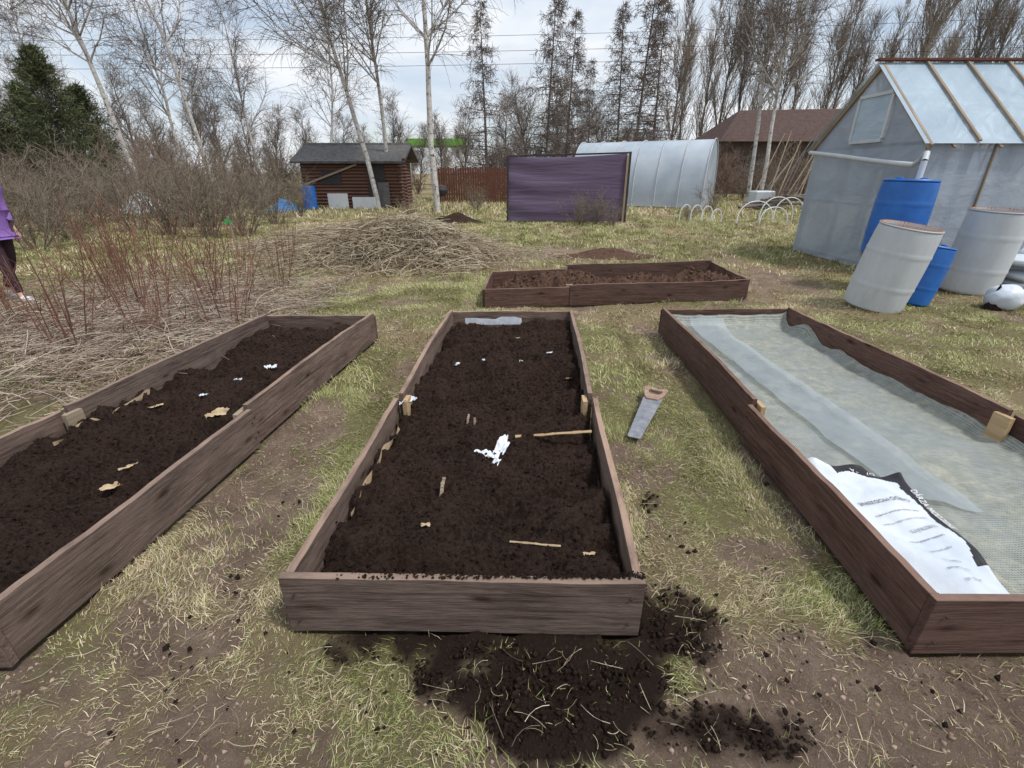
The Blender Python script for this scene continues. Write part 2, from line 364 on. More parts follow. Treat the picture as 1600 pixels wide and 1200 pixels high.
def soil(name,Q,z,amp,mat,label,seed,nu=150,nv=420,edge=.0,sc=5.):
    u,v=np.meshgrid(np.linspace(0,1,nu),np.linspace(0,1,nv)); u=u.ravel();v=v.ravel()
    FL,FR,BR,BL=[np.array(q) for q in Q]
    P=(FL[None]*(1-u[:,None])+FR[None]*u[:,None])*(1-v[:,None])+(BL[None]*(1-u[:,None])+BR[None]*u[:,None])*v[:,None]
    x,y=P[:,0],P[:,1]
    n=fbm(x*sc,y*sc,seed,5)-.5; n2=fbm(x*34,y*34,seed+9,3)-.5; n3=fbm(x*11,y*13,seed+12,3)-.5
    wx=x+.15*fbm(x*3,y*3,seed+20,3); wy=y+.15*fbm(x*3+5,y*3,seed+21,3)
    ridg=1-np.abs(fbm(wx*3.0,wy*5.2,seed+3,2)*2-1)
    ed=np.minimum(np.minimum(u,1-u)*1.2,np.minimum(v,1-v)*3.2)
    Z=z+amp*(n*1.5+n2*.45+n3*.6+(ridg-.8)*1.5)-edge*np.exp(-ed/.05)
    Z=np.minimum(Z,.235)
    V=np.stack([x,y,Z],1); idx=np.arange(nu*nv).reshape(nv,nu)
    F=np.stack([idx[:-1,:-1],idx[:-1,1:],idx[1:,1:],idx[1:,:-1]],2).reshape(-1,4)
    return tag(obj(name,mesh_np(name,V,F,mat,True)),label,'soil','stuff'),V
def inset(Q,t):
    c=np.mean(Q,axis=0); out=[]
    for q in Q: out.append((q[0]-math.copysign(t,q[0]-c[0]),q[1]-math.copysign(t,q[1]-c[1])))
    return out
_,VC=soil('peat_soil',inset(CB,.045),.150,.100,M['soil'],'dark crumbly peat filling the plank bed',3,edge=.02)
_,VL=soil('peat_soil',inset(LB,.045),.135,.090,M['soil'],'dark crumbly peat filling the weathered bed',5,edge=.02)
_,VX=soil('bed_soil',[(-.27,5.68),(2.98,6.15),(2.98,7.3),(-.2,6.62)],.10,.22,M['soil2'],'brown garden soil heaped in the crosswise bed',8,200,70,sc=2.2)
def clods(name,P,rad,mat,label,seed=1,kind='stuff'):
    r=np.random.default_rng(seed); base=np.array([(1,0,0),(-1,0,0),(0,1,0),(0,-1,0),(0,0,1),(0,0,-1)],float)
    f=np.array([(0,2,4),(2,1,4),(1,3,4),(3,0,4),(2,0,5),(1,2,5),(3,1,5),(0,3,5)])
    n=len(P); V=(base[None]*r.uniform(.6,1.3,(n,6,1))+r.normal(0,.15,(n,6,3)))*np.asarray(rad)[:,None,None]+P[:,None,:]
    F=(f[None]+(np.arange(n)*6)[:,None,None]).reshape(-1,3)
    return tag(obj(name,mesh_np(name,V.reshape(-1,3),F,mat,True)),label,'soil','stuff')
def pick(V,n,s): 
    r=np.random.default_rng(s); return V[r.integers(0,len(V),n)]+r.normal(0,.006,(n,3))*np.array([1,1,.2])
P=np.concatenate([pick(VC,26000,1),pick(VL,20000,2)]); clods('peat_crumbs',P,.0018+.0080*rng.uniform(0,1,len(P))**3,M['soil'],'loose peat crumbs on the filled beds')
P=pick(VX,1800,4); clods('soil_crumbs',P,rng.uniform(.006,.025,len(P)),M['soil2'],'loose soil lumps in the crosswise bed')
# ------------------------------------------------------------ ground
def inquad(x,y,Q,g=0.0):
    r=np.ones_like(x,bool)
    for i in range(4):
        a=Q[i];b=Q[(i+1)%4]; d=math.hypot(b[0]-a[0],b[1]-a[1])
        r&=((b[0]-a[0])*(y-a[1])-(b[1]-a[1])*(x-a[0]))/d>-g
    return r
def gh(x,y):
    near=np.exp(-np.maximum(np.hypot(x,y)-14,0)/6)
    return ((fbm(x*.9,y*.9,40,3)-.5)*.05-.012+(fbm(x*7,y*7,41,3)-.5)*.036)*near
def masks(x,y):
    n=fbm(x*2.1,y*2.1,11,5); n2=fbm(x*7,y*7,14,4)
    d=np.exp(-((x+1.27+.05*(y-2))/.31)**4)*sst(3.7,2.4,y)*.92
    d=np.maximum(d,sst(.35,.8,x)*sst(1.55,1.0,y)*.95)
    d=np.maximum(d,sst(-.35,-.8,x)*sst(1.45,.95,y)*.72)
    d=np.maximum(d,sst(1.20,.75,y)*.60)
    d=np.maximum(d,np.exp(-((x-1.3)/2.4)**2-((y-9.8)/1.3)**2)*.95)
    d=np.maximum(d,np.exp(-((x-4.0)/.9)**2-((y-7.2)/1.2)**2)*.9)
    d=np.maximum(d,np.exp(-((x-4.0)/1.0)**2-((y-9.0)/1.0)**2)*.8)
    d=np.maximum(d,np.exp(-((x+4.2)/1.8)**2-((y-5.2)/1.6)**2)*.75)
    d=np.maximum(d,np.exp(-((x-1.05)/.35)**2-((y-1.6)/.5)**2)*.6)
    d=np.maximum(d,.38)
    dirt=sst(.38,.78,d+(n-.5)*1.15+(n2-.5)*.9)
    wx=x+.30*(fbm(x*4,y*4,301,4)-.5); wy=y+.22*(fbm(x*4+9,y*4,302,4)-.5)
    hw=.10+.60*np.clip((wy-.80)/.36,0,1)**.9
    b=sst(1.4,.5,np.abs(wx-.08)/hw)*sst(.68,.88,wy)*sst(1.45,1.25,y)*.95-.60*np.exp(-((x+.14)/.10)**2-((y-1.06)/.07)**2)-.35*np.exp(-((x-.28)/.07)**2-((y-.93)/.08)**2)
    b=np.maximum(b,.50*np.exp(-((x-.62)/.2)**2-((y-1.9)/.12)**2)); b=np.maximum(b,.46*np.exp(-((wx-.75)/.28)**2-((wy-.88)/.09)**2))
    b=np.maximum(b,.52*np.exp(-((wx+.62)/.2)**2-((wy-1.08)/.09)**2))
    black=sst(.28,.80,b+(n2-.5)*1.3+(n-.5)*.6)*(b>.06)
    g=sst(.40,.64,fbm(x*1.1,y*1.1,21,4)+.16*np.exp(-((y-11)/3)**2)+.06*(y>12)+.03*np.exp(-((x-.95)/.35)**2))
    return dirt,black,g
def axis(lo,hi,fl,fh,st):
    a=[fl]; s=st
    while a[-1]>lo: s*=1.18; a.append(a[-1]-s)
    b=[fh]; s=st
    while b[-1]<hi: s*=1.18; b.append(b[-1]+s)
    return np.concatenate([a[::-1],np.arange(fl+st,fh-st/2,st),b])
xs=axis(-500,500,-3.4,3.4,.016); ys=axis(-60,900,.5,4,.016)
X,Y=np.meshgrid(xs,ys); x=X.ravel();y=Y.ravel(); d_,b_,g_=masks(x,y)
zz=gh(x,y)+b_*.034*(fbm(x*16,y*16,60,3)-.1)-d_*.010+d_*.034*(fbm(x*11,y*11,61,5)-.5)
for Q in (CB,RB,LB): zz=np.where(inquad(x,y,Q,0.0),-.03,zz)
idx=np.arange(len(x)).reshape(X.shape); F=np.stack([idx[:-1,:-1],idx[:-1,1:],idx[1:,1:],idx[1:,:-1]],2).reshape(-1,4)
m,nt,b=newmat('garden_ground'); a=N(nt,'ShaderNodeAttribute',attribute_name='Col'); sp=N(nt,'ShaderNodeSeparateColor'); nt.links.new(a.outputs['Color'],sp.inputs[0])
fn=noise(nt,40,9,rough=.78); f1=noise(nt,5,8,rough=.75); fp=noise(nt,150,4,rough=.7)
grassc=mixc(nt,fn,(.16,.12,.065),(.42,.34,.20)); grassc=mixc(nt,mixc(nt,.55,(0,0,0),sp.outputs[2]),grassc,(.16,.17,.06)); 
dirtc=mixc(nt,ramp(nt,f1,[(.35,(0,0,0)),(.65,(1,1,1))]),(.18,.125,.092),(.42,.315,.24)); dirtc=mixc(nt,ramp(nt,fn,[(.40,(0,0,0)),(.62,(.75,.75,.75))]),dirtc,(.17,.115,.085))
dirtc=mixc(nt,ramp(nt,fp,[(.56,(0,0,0)),(.70,(.7,.7,.7))]),dirtc,(.50,.41,.32))
c=mixc(nt,sp.outputs[0],grassc,dirtc); c=mixc(nt,sp.outputs[1],c,mixc(nt,fn,(.014,.009,.007),(.055,.034,.026)))
nt.links.new(c,b.inputs['Base Color']); b.inputs['Roughness'].default_value=.95; b.inputs['Specular IOR Level'].default_value=.1
bump(nt,b,fn,1.0,.04); M['ground']=m
tag(obj('ground',mesh_np('ground',np.stack([x,y,zz],1),F,m,True,np.stack([d_,b_,g_],1))),'rough allotment ground of dry grass and bare earth','ground','structure')
def blades(n,xr,yr,lr,w,seed,flat=.75):
    r=np.random.default_rng(seed); x=r.uniform(*xr,n); y=r.uniform(*yr,n)
    d,bk,g=masks(x,y); keep=(r.uniform(0,1,n)>np.clip(d*.92+bk*.84,0,.97))&(vn(x*9,y*9,71)+r.uniform(-.35,.45,n)>.24)
    for Q in (CB,RB,LB,XB): keep&=~inquad(x,y,Q,.012)
    keep&=np.abs(x)<1.25*(y*.9133+.8)+.2
    x=x[keep];y=y[keep];g=g[keep];d=d[keep]; n=len(x)
    z=gh(x,y)-.004-.006*d; comb=vn(x*2.3,y*2.3,81)*6.28*1.5+r.normal(0,.9,n)
    upn=vn(x*5,y*5,91)
    tilt=np.clip(r.normal(flat+.35*(.5-upn),.22,n),.1,1.15)*1.35
    l=r.uniform(*lr,n)*(.5+.9*upn); dx=np.cos(comb);dy=np.sin(comb)
    isg=(r.uniform(0,1,n)<(.10+.50*g)); tilt=np.where(isg,tilt*.75,tilt)
    t2=np.minimum(tilt+r.uniform(.1,.6,n),1.62)
    p0=np.stack([x,y,z],1); a1=np.stack([dx*np.sin(tilt),dy*np.sin(tilt),np.cos(tilt)],1); a2=np.stack([dx*np.sin(t2),dy*np.sin(t2),np.cos(t2)],1)
    sw=r.normal(0,.35,n); a2=a2+np.stack([-dy*sw,dx*sw,0*sw],1)
    p1=p0+a1*(l*.5)[:,None]; p2=p1+a2*(l*.5)[:,None]; sd=np.stack([-dy,dx,r.uniform(-.5,.5,n)],1)*(w*r.uniform(.6,1.3,n))[:,None]
    V=np.stack([p0-sd,p0+sd,p1-sd*.8,p1+sd*.8,p2],1).reshape(-1,3); o=(np.arange(n)*5)[:,None]
    F=np.concatenate([o+np.array([[0,1,3]]),o+np.array([[0,3,2]]),o+np.array([[2,3,4]])])
    straw=np.array([.58,.48,.28]);pale=np.array([.72,.63,.44]);brown=np.array([.34,.26,.155]);grn=np.array([.235,.285,.085]);lg=np.array([.40,.43,.165])
    k=r.uniform(0,1,n)[:,None]; c=np.where(k<.40,straw,np.where(k<.72,pale,brown))
    c=np.where(isg[:,None],np.where(k<.5,grn,lg),c)*r.uniform(.65,1.1,n)[:,None]
    return V,F,np.repeat(c,5,0)
VV=[];FF=[];CC=[];o=0
for args in ((400000,(-3.2,3.6),(.5,3.2),(.018,.060),.0010,1,.82),(270000,(-8,8.5),(3.2,7.5),(.03,.075),.0022,2,.76),(190000,(-19,17),(7.5,18),(.05,.12),.006,3,.62),(60000,(-36,34),(18,34),(.1,.28),.014,4,.5)):
    V,F_,c=blades(*args); VV.append(V);FF.append(F_+o);CC.append(c);o+=len(V)
tag(obj('grass',mesh_np('grass',np.concatenate(VV),np.concatenate(FF),M['grass'],False,np.concatenate(CC))),'matted yellow-green spring grass around the beds','grass','stuff')
r=np.random.default_rng(33); n=36000; x=r.uniform(-1.2,1.9,n);y=r.uniform(.62,2.1,n); d,bk,g=masks(x,y)
kp=(r.uniform(0,1,n)<bk*.9+.008+.02*d+.10*np.exp(-((x-.1)/.6)**2-((y-1.0)/.22)**2))&~inquad(x,y,CB,.01)&~inquad(x,y,RB,.01); x=x[kp];y=y[kp]
P=np.stack([x,y,gh(x,y)+.010],1); clods('spilled_peat',P,.0018+.012*r.uniform(0,1,len(P))**3.5,M['soil'],'dark peat spilled on the grass before the bed',5)
n=14000; x=r.uniform(-1.8,2.3,n);y=r.uniform(.6,3.2,n); d,bk,g=masks(x,y); kp=(r.uniform(0,1,n)<d*.85)&~inquad(x,y,CB,.01)&~inquad(x,y,RB,.01)&~inquad(x,y,LB,.01); x=x[kp];y=y[kp]
d,bk,g=masks(x,y); P=np.stack([x,y,gh(x,y)-d*.010+d*.034*(fbm(x*11,y*11,61,5)-.5)],1); M['dirtc']=simple('dry_earth',(.18,.125,.09),(.42,.31,.24),20,.95,.5,.01); clods('earth_crumbs',P,.0015+.011*r.uniform(0,1,len(P))**4,M['dirtc'],'small dry earth crumbs on the bare paths',7)
n=520; t=r.uniform(0,1,n); x=-.6+1.05*t**.6; P=np.stack([x,1.19+r.uniform(0,.028,n),np.full(n,.252)],1); clods('spilled_peat',P,r.uniform(.0015,.007,n),M['soil'],'peat crumbs lying along the plank top',6)
def strands(name,n,fx,label,seed,w,cols,cat='dry stalks',L=(.2,.6)):
    r=np.random.default_rng(seed); P0=[];P1=[];R0=[];R1=[];C=[]
    x,y,z=fx(r,n); n=len(x); a=r.uniform(0,6.283,n); el=r.normal(0,.22,n); l=r.uniform(*L,n); cur=r.normal(0,.8,n); cl=cols[r.integers(0,len(cols),n)]*r.uniform(.7,1.2,(n,1))
    p=np.stack([x,y,z],1); k=4
    for i in range(k):
        dd=np.stack([np.cos(a)*np.cos(el),np.sin(a)*np.cos(el),np.sin(el)],1); q=p+dd*(l/k)[:,None]; q[:,2]=np.maximum(q[:,2],.006)
        P0.append(p);P1.append(q);R0.append(np.full(n,w)*r.uniform(.6,1.3,n));R1.append(R0[-1]*.9);C.append(cl); p=q; a=a+cur/k*1.5; el=el-.12
    V,F=tubes(np.concatenate(P0),np.concatenate(P1),np.concatenate(R0),np.concatenate(R1),3)
    return tag(obj(name,mesh_np(name,V,F,M['straw'],True,np.repeat(np.concatenate(C),6,0))),label,cat,'stuff')
cst=np.array([(.46,.38,.26),(.56,.49,.36),(.34,.27,.19),(.26,.20,.14)]); crd=np.array([(.32,.24,.185),(.42,.34,.27),(.52,.45,.36),(.22,.15,.115)])
def heap(cx,cy,sx,sy,h):
    def f(r,n):
        x=r.normal(0,.45,n);y=r.normal(0,.45,n); rr=np.minimum(x*x+y*y,1.5)
        return cx+x*sx,cy+y*sy,h*np.exp(-rr*1.6)*r.uniform(.45,1.15,n)+.01
    return f
strands('dry_grass_heap',10000,heap(-2.1,9.2,2.0,1.2,.68),'heap of dry tan grass and plant stalks',1,.005,cst,'grass heap',(.2,.7))
strands('dry_grass_heap',4500,heap(-3.6,10.6,2.2,1.3,.4),'low heap of dry stalks beside the bushes',2,.005,cst,'grass heap',(.2,.7))
def thin(r,n): return r.uniform(-1.6,1.9,n),r.uniform(.7,3,n),r.uniform(.004,.02,n)
def thin2(r,n):
    x,y,z=thin(r,n); k=~(inquad(x,y,CB,.1)|inquad(x,y,RB,.1)|inquad(x,y,LB,.1)); return x[k],y[k],z[k]
strands('loose_straw',1600,thin2,'loose straws scattered over bare earth',8,.0009,cst,L=(.02,.12))
def mound(name,cx,cy,sx,sy,h,mat,label,cat,seed=0,kind=None):
    u=np.linspace(-1.6,1.6,60); U,W=np.meshgrid(u,u); x=U.ravel();y=W.ravel(); z=h*np.exp(-(x*x+y*y)*1.5)*(0.5+1.0*fbm(x*3+9,y*3,seed,4))-.03
    i=np.arange(3600).reshape(60,60); F=np.stack([i[:-1,:-1],i[:-1,1:],i[1:,1:],i[1:,:-1]],2).reshape(-1,4)
    return tag(obj(name,mesh_np(name,np.stack([cx+x*sx,cy+y*sy,z],1),F,mat,True)),label,cat,kind)
M['thatch']=simple('thatch',(.14,.10,.06),(.36,.28,.17),25,.95,1,.03)
mound('compost_mound',-2.1,9.2,1.4,.85,.54,M['thatch'],'thatched core of the dry grass heap','grass heap',2,'stuff')
mound('soil_pile',-1.9,16.6,.8,.4,.30,M['soil'],'small pile of black soil on the grass','soil pile',3)
mound('soil_pile',1.9,9.6,.8,.35,.16,M['soil2'],'freshly dug low soil pile in bare ground','soil pile',4)
def litter(r,n):
    x=r.normal(-4.2,1.25,n); y=r.normal(5.0,1.15,n)
    lim=-2.52+.10*(y-3); x=np.where((x>lim)&(y<4.7),2*lim-x-.1,x); x=np.where((y>=4.7)&(x>-2.3),x-2,x)
    return x,y,r.uniform(.005,.12,n)
strands('dead_stalk_litter',9000,litter,'pale dead raspberry stalks lying in a tangled mat',3,.0034,crd,L=(.12,.5))
def rasp(seed):
    random.seed(seed); S=[]
    for i in range(12):
        a=R(0,6.28);s=R(0,.45); n=grow(S,Vector((math.cos(a)*R(0,.35),math.sin(a)*R(0,.35),-.03)),Vector((math.cos(a)*s,math.sin(a)*s,1)).normalized(),R(.4,1.3),.006,6,.10,.0,.4)
        for j in range(5):
            q,d,_=random.choice(n); grow(S,q,side(d,math.radians(R(25,60))),R(.08,.3),.003,2,.15,.06,.5)
    return segmesh('raspberry_canes',S,4,M['cane'])
M['cane']=simple('raspberry_bark',(.12,.055,.04),(.26,.13,.09),3,.8,0)
rm=[rasp(s) for s in (1,2,3)]; random.seed(12)
for i,(x,y) in enumerate([(-3.1,4.9),(-3.6,4.4),(-3.3,5.6),(-4.0,5.1),(-4.3,4.3),(-4.6,5.7),(-3.9,6.2),(-5.1,5.0),(-5.4,6.4),(-4.8,7.0),(-4.2,7.4),(-6.2,6.9),(-5.8,7.6),(-3.4,6.9),(-6.6,7.8),(-5.2,8.3),(-7.0,8.8),(-4.0,8.3)]):
    o=obj('raspberry_bush',rm[i%3]); o.location=(x+R(-.15,.15),y,0); o.rotation_euler=(0,0,i*1.4); s=R(.75,1.15); o.scale=(s,s,s)
    tag(o,'clump of bare red-brown raspberry canes','bush',None,'raspberry clumps in the stalk mat')
# ------------------------------------------------------------ liner, film, sack
def sheet(Q,nu,nv,zf,mat,name,mats=None,mf=None):
    u,v=np.meshgrid(np.linspace(0,1,nu),np.linspace(0,1,nv)); u=u.ravel();v=v.ravel(); FL,FR,BR,BL=[np.array(q,float) for q in Q]
    P=(FL*(1-u[:,None])+FR*u[:,None])*(1-v[:,None])+(BL*(1-u[:,None])+BR*u[:,None])*v[:,None]
    V=np.stack([P[:,0],P[:,1],zf(P[:,0],P[:,1],u,v)],1); i=np.arange(nu*nv).reshape(nv,nu)
    F=np.stack([i[:-1,:-1],i[:-1,1:],i[1:,1:],i[1:,:-1]],2).reshape(-1,4)
    if mats: return obj(name,mesh_np(name,V,F,None,True,midx=mf(u[F[:,0]],v[F[:,0]]),mats=mats))
    return obj(name,mesh_np(name,V,F,mat,True))
m,nt,b=newmat('grey_wire_mesh')
tc=N(nt,'ShaderNodeTexCoord'); ws=[]
for d in ('X','Y'):
    w=N(nt,'ShaderNodeTexWave',wave_type='BANDS',bands_direction=d); w.inputs['Scale'].default_value=26; w.inputs['Distortion'].default_value=.8; w.inputs['Detail'].default_value=1
    nt.links.new(tc.outputs['Object'],w.inputs['Vector']); ws.append(ramp(nt,w.outputs['Fac'],[(.66,(0,0,0)),(.92,(1,1,1))]))
grid=mixc(nt,1.0,ws[0],ws[1],'LIGHTEN'); f=noise(nt,13,9,rough=.85); f2=noise(nt,2.2,6,rough=.7)
und=ramp(nt,f,[(.38,(.07,.08,.045)),(.5,(.20,.20,.125)),(.62,(.42,.39,.27))]); und=mixc(nt,ramp(nt,f2,[(.40,(0,0,0)),(.60,(.65,.65,.65))]),und,(.16,.19,.19))
nt.links.new(mixc(nt,mixc(nt,.72,(0,0,0),grid),und,(.37,.40,.41)),b.inputs['Base Color']); b.inputs['Roughness'].default_value=.5; b.inputs['Specular IOR Level'].default_value=.4
bump(nt,b,grid,.5,.004); M['mesh']=m
def lz(x,y,u,v):
    e=np.minimum(u,1-u)*1.35; ee=np.minimum(v,1-v)*3.5; rise=(.01+.13*vn(y*3.5,u*0+3,5))*np.exp(-e/.035)+.13*np.exp(-ee/.05)
    return .03+.045*fbm(x*2.5,y*2.5,4,4)+.02*fbm(x*9,y*9,7,3)+rise
tag(sheet(inset(RB,.04),150,360,lz,M['mesh'],'mesh_liner'),'grey-green wire mesh liner laid inside the plank bed','garden liner')
m,nt,b=newmat('clear_film'); f=noise(nt,6,5); nt.links.new(ramp(nt,f,[(.3,(.30,.35,.38)),(.7,(.42,.48,.51))]),b.inputs['Base Color']); b.inputs['Alpha'].default_value=.45; b.inputs['Roughness'].default_value=.55; b.inputs['Specular IOR Level'].default_value=.3; bump(nt,b,f,.5,.02); M['film']=m
tag(sheet([(1.88,1.88),(2.16,1.74),(2.10,4.55),(1.76,4.55)],24,160,lambda x,y,u,v:.082+.045*fbm(x*2.5,y*2.5,4,4)+.02*fbm(x*9,y*9,7,3)-.02+.008*np.sin(u*9+y*2)+.10*np.exp(-(1-v)*3/.06)-.012*np.exp(-v/.02),M['film'],'plastic_film_strip'),'strip of clear greyish film over the mesh','plastic film')
M['sack']=simple('sack_white',(.52,.58,.66),(.70,.73,.77),4,.4,.5,.02,spec=.5)
M['ink']=simple('black_ink',(.015,.015,.018),(.03,.03,.035),6,.4,0); M['inkg']=simple('grey_ink',(.16,.17,.19),(.22,.23,.25),6,.5,0); M['paint']=simple('white_print',(.7,.72,.74),(.8,.8,.8),6,.5,0)
SQ=[(1.42,1.15),(1.80,1.17),(1.93,1.95),(1.50,2.10)]
sk=lambda x,y:.135+.012*np.sin(x*22+y*7+3*fbm(x*3,y*3,1,2))*fbm(x*5,y*5,3,3)*2+.035*(fbm(x*4.2,y*4.2,8,4)-.5)
so=sheet(SQ,80,150,lambda x,y,u,v:sk(x,y)-.06*np.exp(-np.minimum(u,1-u)/.015)+.02*np.exp(-(1-v)/.05)*np.sin(u*14),None,'compost_sack',[M['sack'],M['ink']],lambda u,v:((u>.88+.02*np.sin(v*20))&(v>.25)|(v>.92+.015*np.sin(u*19))&(u>.3)).astype(int))
tag(so,'empty white compost sack with black printed edge on mesh liner','sack')
def text(s,loc,size,rz,mat,par,name,ext=.0):
    cu=bpy.data.curves.new('t','FONT'); cu.body=s; cu.size=size; cu.extrude=ext; tmp=bpy.data.objects.new('t',cu); link(tmp); bpy.context.view_layer.update()
    me=bpy.data.meshes.new_from_object(tmp.evaluated_get(bpy.context.evaluated_depsgraph_get())); bpy.data.objects.remove(tmp)
    me.materials.clear(); me.materials.append(mat)
    c,sn=math.cos(rz),math.sin(rz)
    for v in me.vertices:
        x=loc[0]+v.co.x*c-v.co.y*sn; y=loc[1]+v.co.x*sn+v.co.y*c; v.co=(x,y,float(sk(x,y))+.005+v.co.z)
    o=obj(name,me); o.parent=par; return o
an=math.radians(180+8)
text('DĀRZA MODZENE',(1.880,1.84),.034,math.radians(261),M['paint'],so,'printed_lettering')
text('DĀRZA',(1.80,1.972),.034,math.radians(168),M['paint'],so,'printed_lettering')
text('GARDO MODZENE',(1.825,1.78),.030,an,M['ink'],so,'printed_lettering')
for i,(s,z) in enumerate([('Kūdras substrāts dārzeņiem un puķēm',.013),('Sastāvs: sūnu kūdra, kaļķis, mēslojums',.013),('SUBSTRĀTS',.022),('Lietošana: uzirdināt un aplaistīt',.013),('augsni pirms stādīšanas',.013),('Tilpums 50 l',.018),('Uzglabāt sausā vietā',.013),('pH 5,5 - 6,5',.016)]):
    text(s,(1.80-.012*i,1.69-.057*i),z,an,M['inkg'] if i%3 else M['ink'],so,'printed_lettering')
# ------------------------------------------------------------ scraps
def scrap(name,x,y,z,sx,sy,mat,label,cat,seed,rz=0,cr=.4):
    n=20; u=np.linspace(-.5,.5,n); U,W=np.meshgrid(u,u); U=U.ravel();W=W.ravel()
    jag=1+.5*(vn(U*5+seed,W*5,seed)-.5); X=U*sx*jag; Y_=W*sy*(1+.6*(vn(W*4,U*4+seed,seed+1)-.5)); Z=cr*1.6*min(sx,sy)*(fbm(U*5+seed,W*5,seed,4)*1.4-.4)
    i=np.arange(n*n).reshape(n,n); F=np.stack([i[:-1,:-1],i[:-1,1:],i[1:,1:],i[1:,:-1]],2).reshape(-1,4)
    cx=U[F].mean(1);cy=W[F].mean(1); F=F[(vn(cx*4+seed*3,cy*4,seed+5)+.35-(cx**2+cy**2)*1.6)>.36]
    o=obj(name,mesh_np(name,np.stack([X,Y_,Z],1),F,mat,True)); o.location=(x,y,z); o.rotation_euler=(R(-.3,.3),R(-.3,.3),rz); return tag(o,label,cat)
sn=0
W='white_plastic'
for (x,y,s1,s2,mt,rz) in [(-.43,3.5,.05,.035,W,0),(-.22,3.52,.04,.03,W,1),(.076,3.45,.045,.03,W,2),(.29,3.46,.05,.02,W,.4),(.50,3.0,.05,.03,W,1),(-.13,2.03,.12,.05,W,.3),(-.06,2.10,.06,.19,W,-.35),(-.11,2.20,.10,.05,W,.1),(-1.82,3.32,.08,.06,W,1),(-1.93,3.05,.06,.04,W,0),(-2.02,2.8,.05,.03,W,0),(-1.79,2.56,.12,.08,'card',.4),(-1.95,1.92,.04,.12,'card',-.3),(-1.90,1.98,.08,.03,'card',.8),(-2.30,2.75,.08,.04,'card',1),(-2.52,1.6,.05,.03,'card',.2),(.05,3.9,.04,.03,'card',.2),(.3,1.42,.05,.02,'card',.2),(-.655,2.62,.06,.24,W,-.1),(-.35,1.52,.04,.02,'card',.2),(.42,3.2,.05,.03,'card',0)]:
    sn+=1; VB=VC if x>-1 else VL; z=float(VB[np.argmin((VB[:,0]-x)**2+(VB[:,1]-y)**2),2])+.014
    if x<-.65 and x>-.66: z=.20
    if mt==W: scrap('plastic_scrap',x,y,z,s1,s2,M[W],'crumpled white plastic scrap lying on dark peat','scrap',sn,rz)
    else: scrap('cardboard_scrap',x,y,z,s1,s2,M['card'],'torn tan cardboard scrap lying on dark peat','scrap',sn,rz,.25)
def strip(name,p0,p1,z0,hf,mat,label,cat,seed):
    n=50;V=[];F=[]
    for i in range(n+1):
        t=i/n; x,y=lerp2(p0,p1,t); h=max(.002,hf(t))
        V+=[(x,y,z0),(x+.008*math.sin(t*17),y,z0+h)]
        if i: F.append((2*i-2,2*i,2*i+1,2*i-1))
    o=obj(name,mesh_py(name,V,F,mat,True)); return tag(o,label,cat)
strip('cardboard_strip',(-.70,1.65),(-.655,2.42),.13,lambda t:.02+.06*float(vn(t*6,2.,3))*math.sin(math.pi*min(1,t*1.1+.05)),M['card'],'torn cardboard strip standing along inner plank face','cardboard',1)
strip('cardboard_strip',(-2.53,2.25),(-2.44,2.95),.12,lambda t:-.02+.08*float(vn(t*9,7.,3)),M['card'],'torn cardboard edge showing beside the weathered plank','cardboard',2)
strip('film_edge',(-.46,4.50),(.10,4.52),.13,lambda t:.055+.025*float(vn(t*6,2,9)),M['greyp'] if 'greyp' in M else M['white_plastic'],'edge of pale plastic sheet showing at bed end','plastic film',3)
def stick(name,p0,p1,w,mat,label,cat):
    S=[]; p0=Vector(p0);p1=Vector(p1); n=8
    for i in range(n):
        a=p0.lerp(p1,i/n)+Vector((R(-1,1),R(-1,1),R(-.5,.5)))*w*.3; S.append([a,None,w*R(.7,1.15),w*R(.7,1.15)])
    for i in range(n): S[i][1]=S[i+1][0] if i<n-1 else p1
    V,F=tubes([s[0][:] for s in S],[s[1][:] for s in S],[s[2] for s in S],[s[3] for s in S],5)
    o=obj(name,mesh_np(name,V,F,mat)); return tag(o,label,cat)
def zc(x,y): return float(VC[np.argmin((VC[:,0]-x)**2+(VC[:,1]-y)**2),2])
stick('wooden_batten',(.02,2.27,max(.17,zc(.02,2.27)+.004)),(.44,2.29,.19),.009,M['raw_wood'],'pale wooden batten half buried across peat','batten')
stick('wooden_peg',(-.21,2.30,.15),(-.21,2.34,zc(-.21,2.3)+.04),.008,M['old_wood'],'small wooden peg poking from peat','peg')
stick('wooden_peg',(-.26,2.42,.15),(-.255,2.47,zc(-.26,2.42)+.045),.008,M['old_wood'],'small wooden peg poking from peat','peg')
stick('wooden_peg',(-.325,1.76,.15),(-.315,1.83,zc(-.32,1.78)+.05),.009,M['old_wood'],'small wooden peg poking from peat','peg')
z1=zc(.1,1.44)+.006
stick('twig_stick',(-.01,1.455,z1),(.19,1.43,z1),.0045,M['card'],'pale split stick lying on peat','stick')
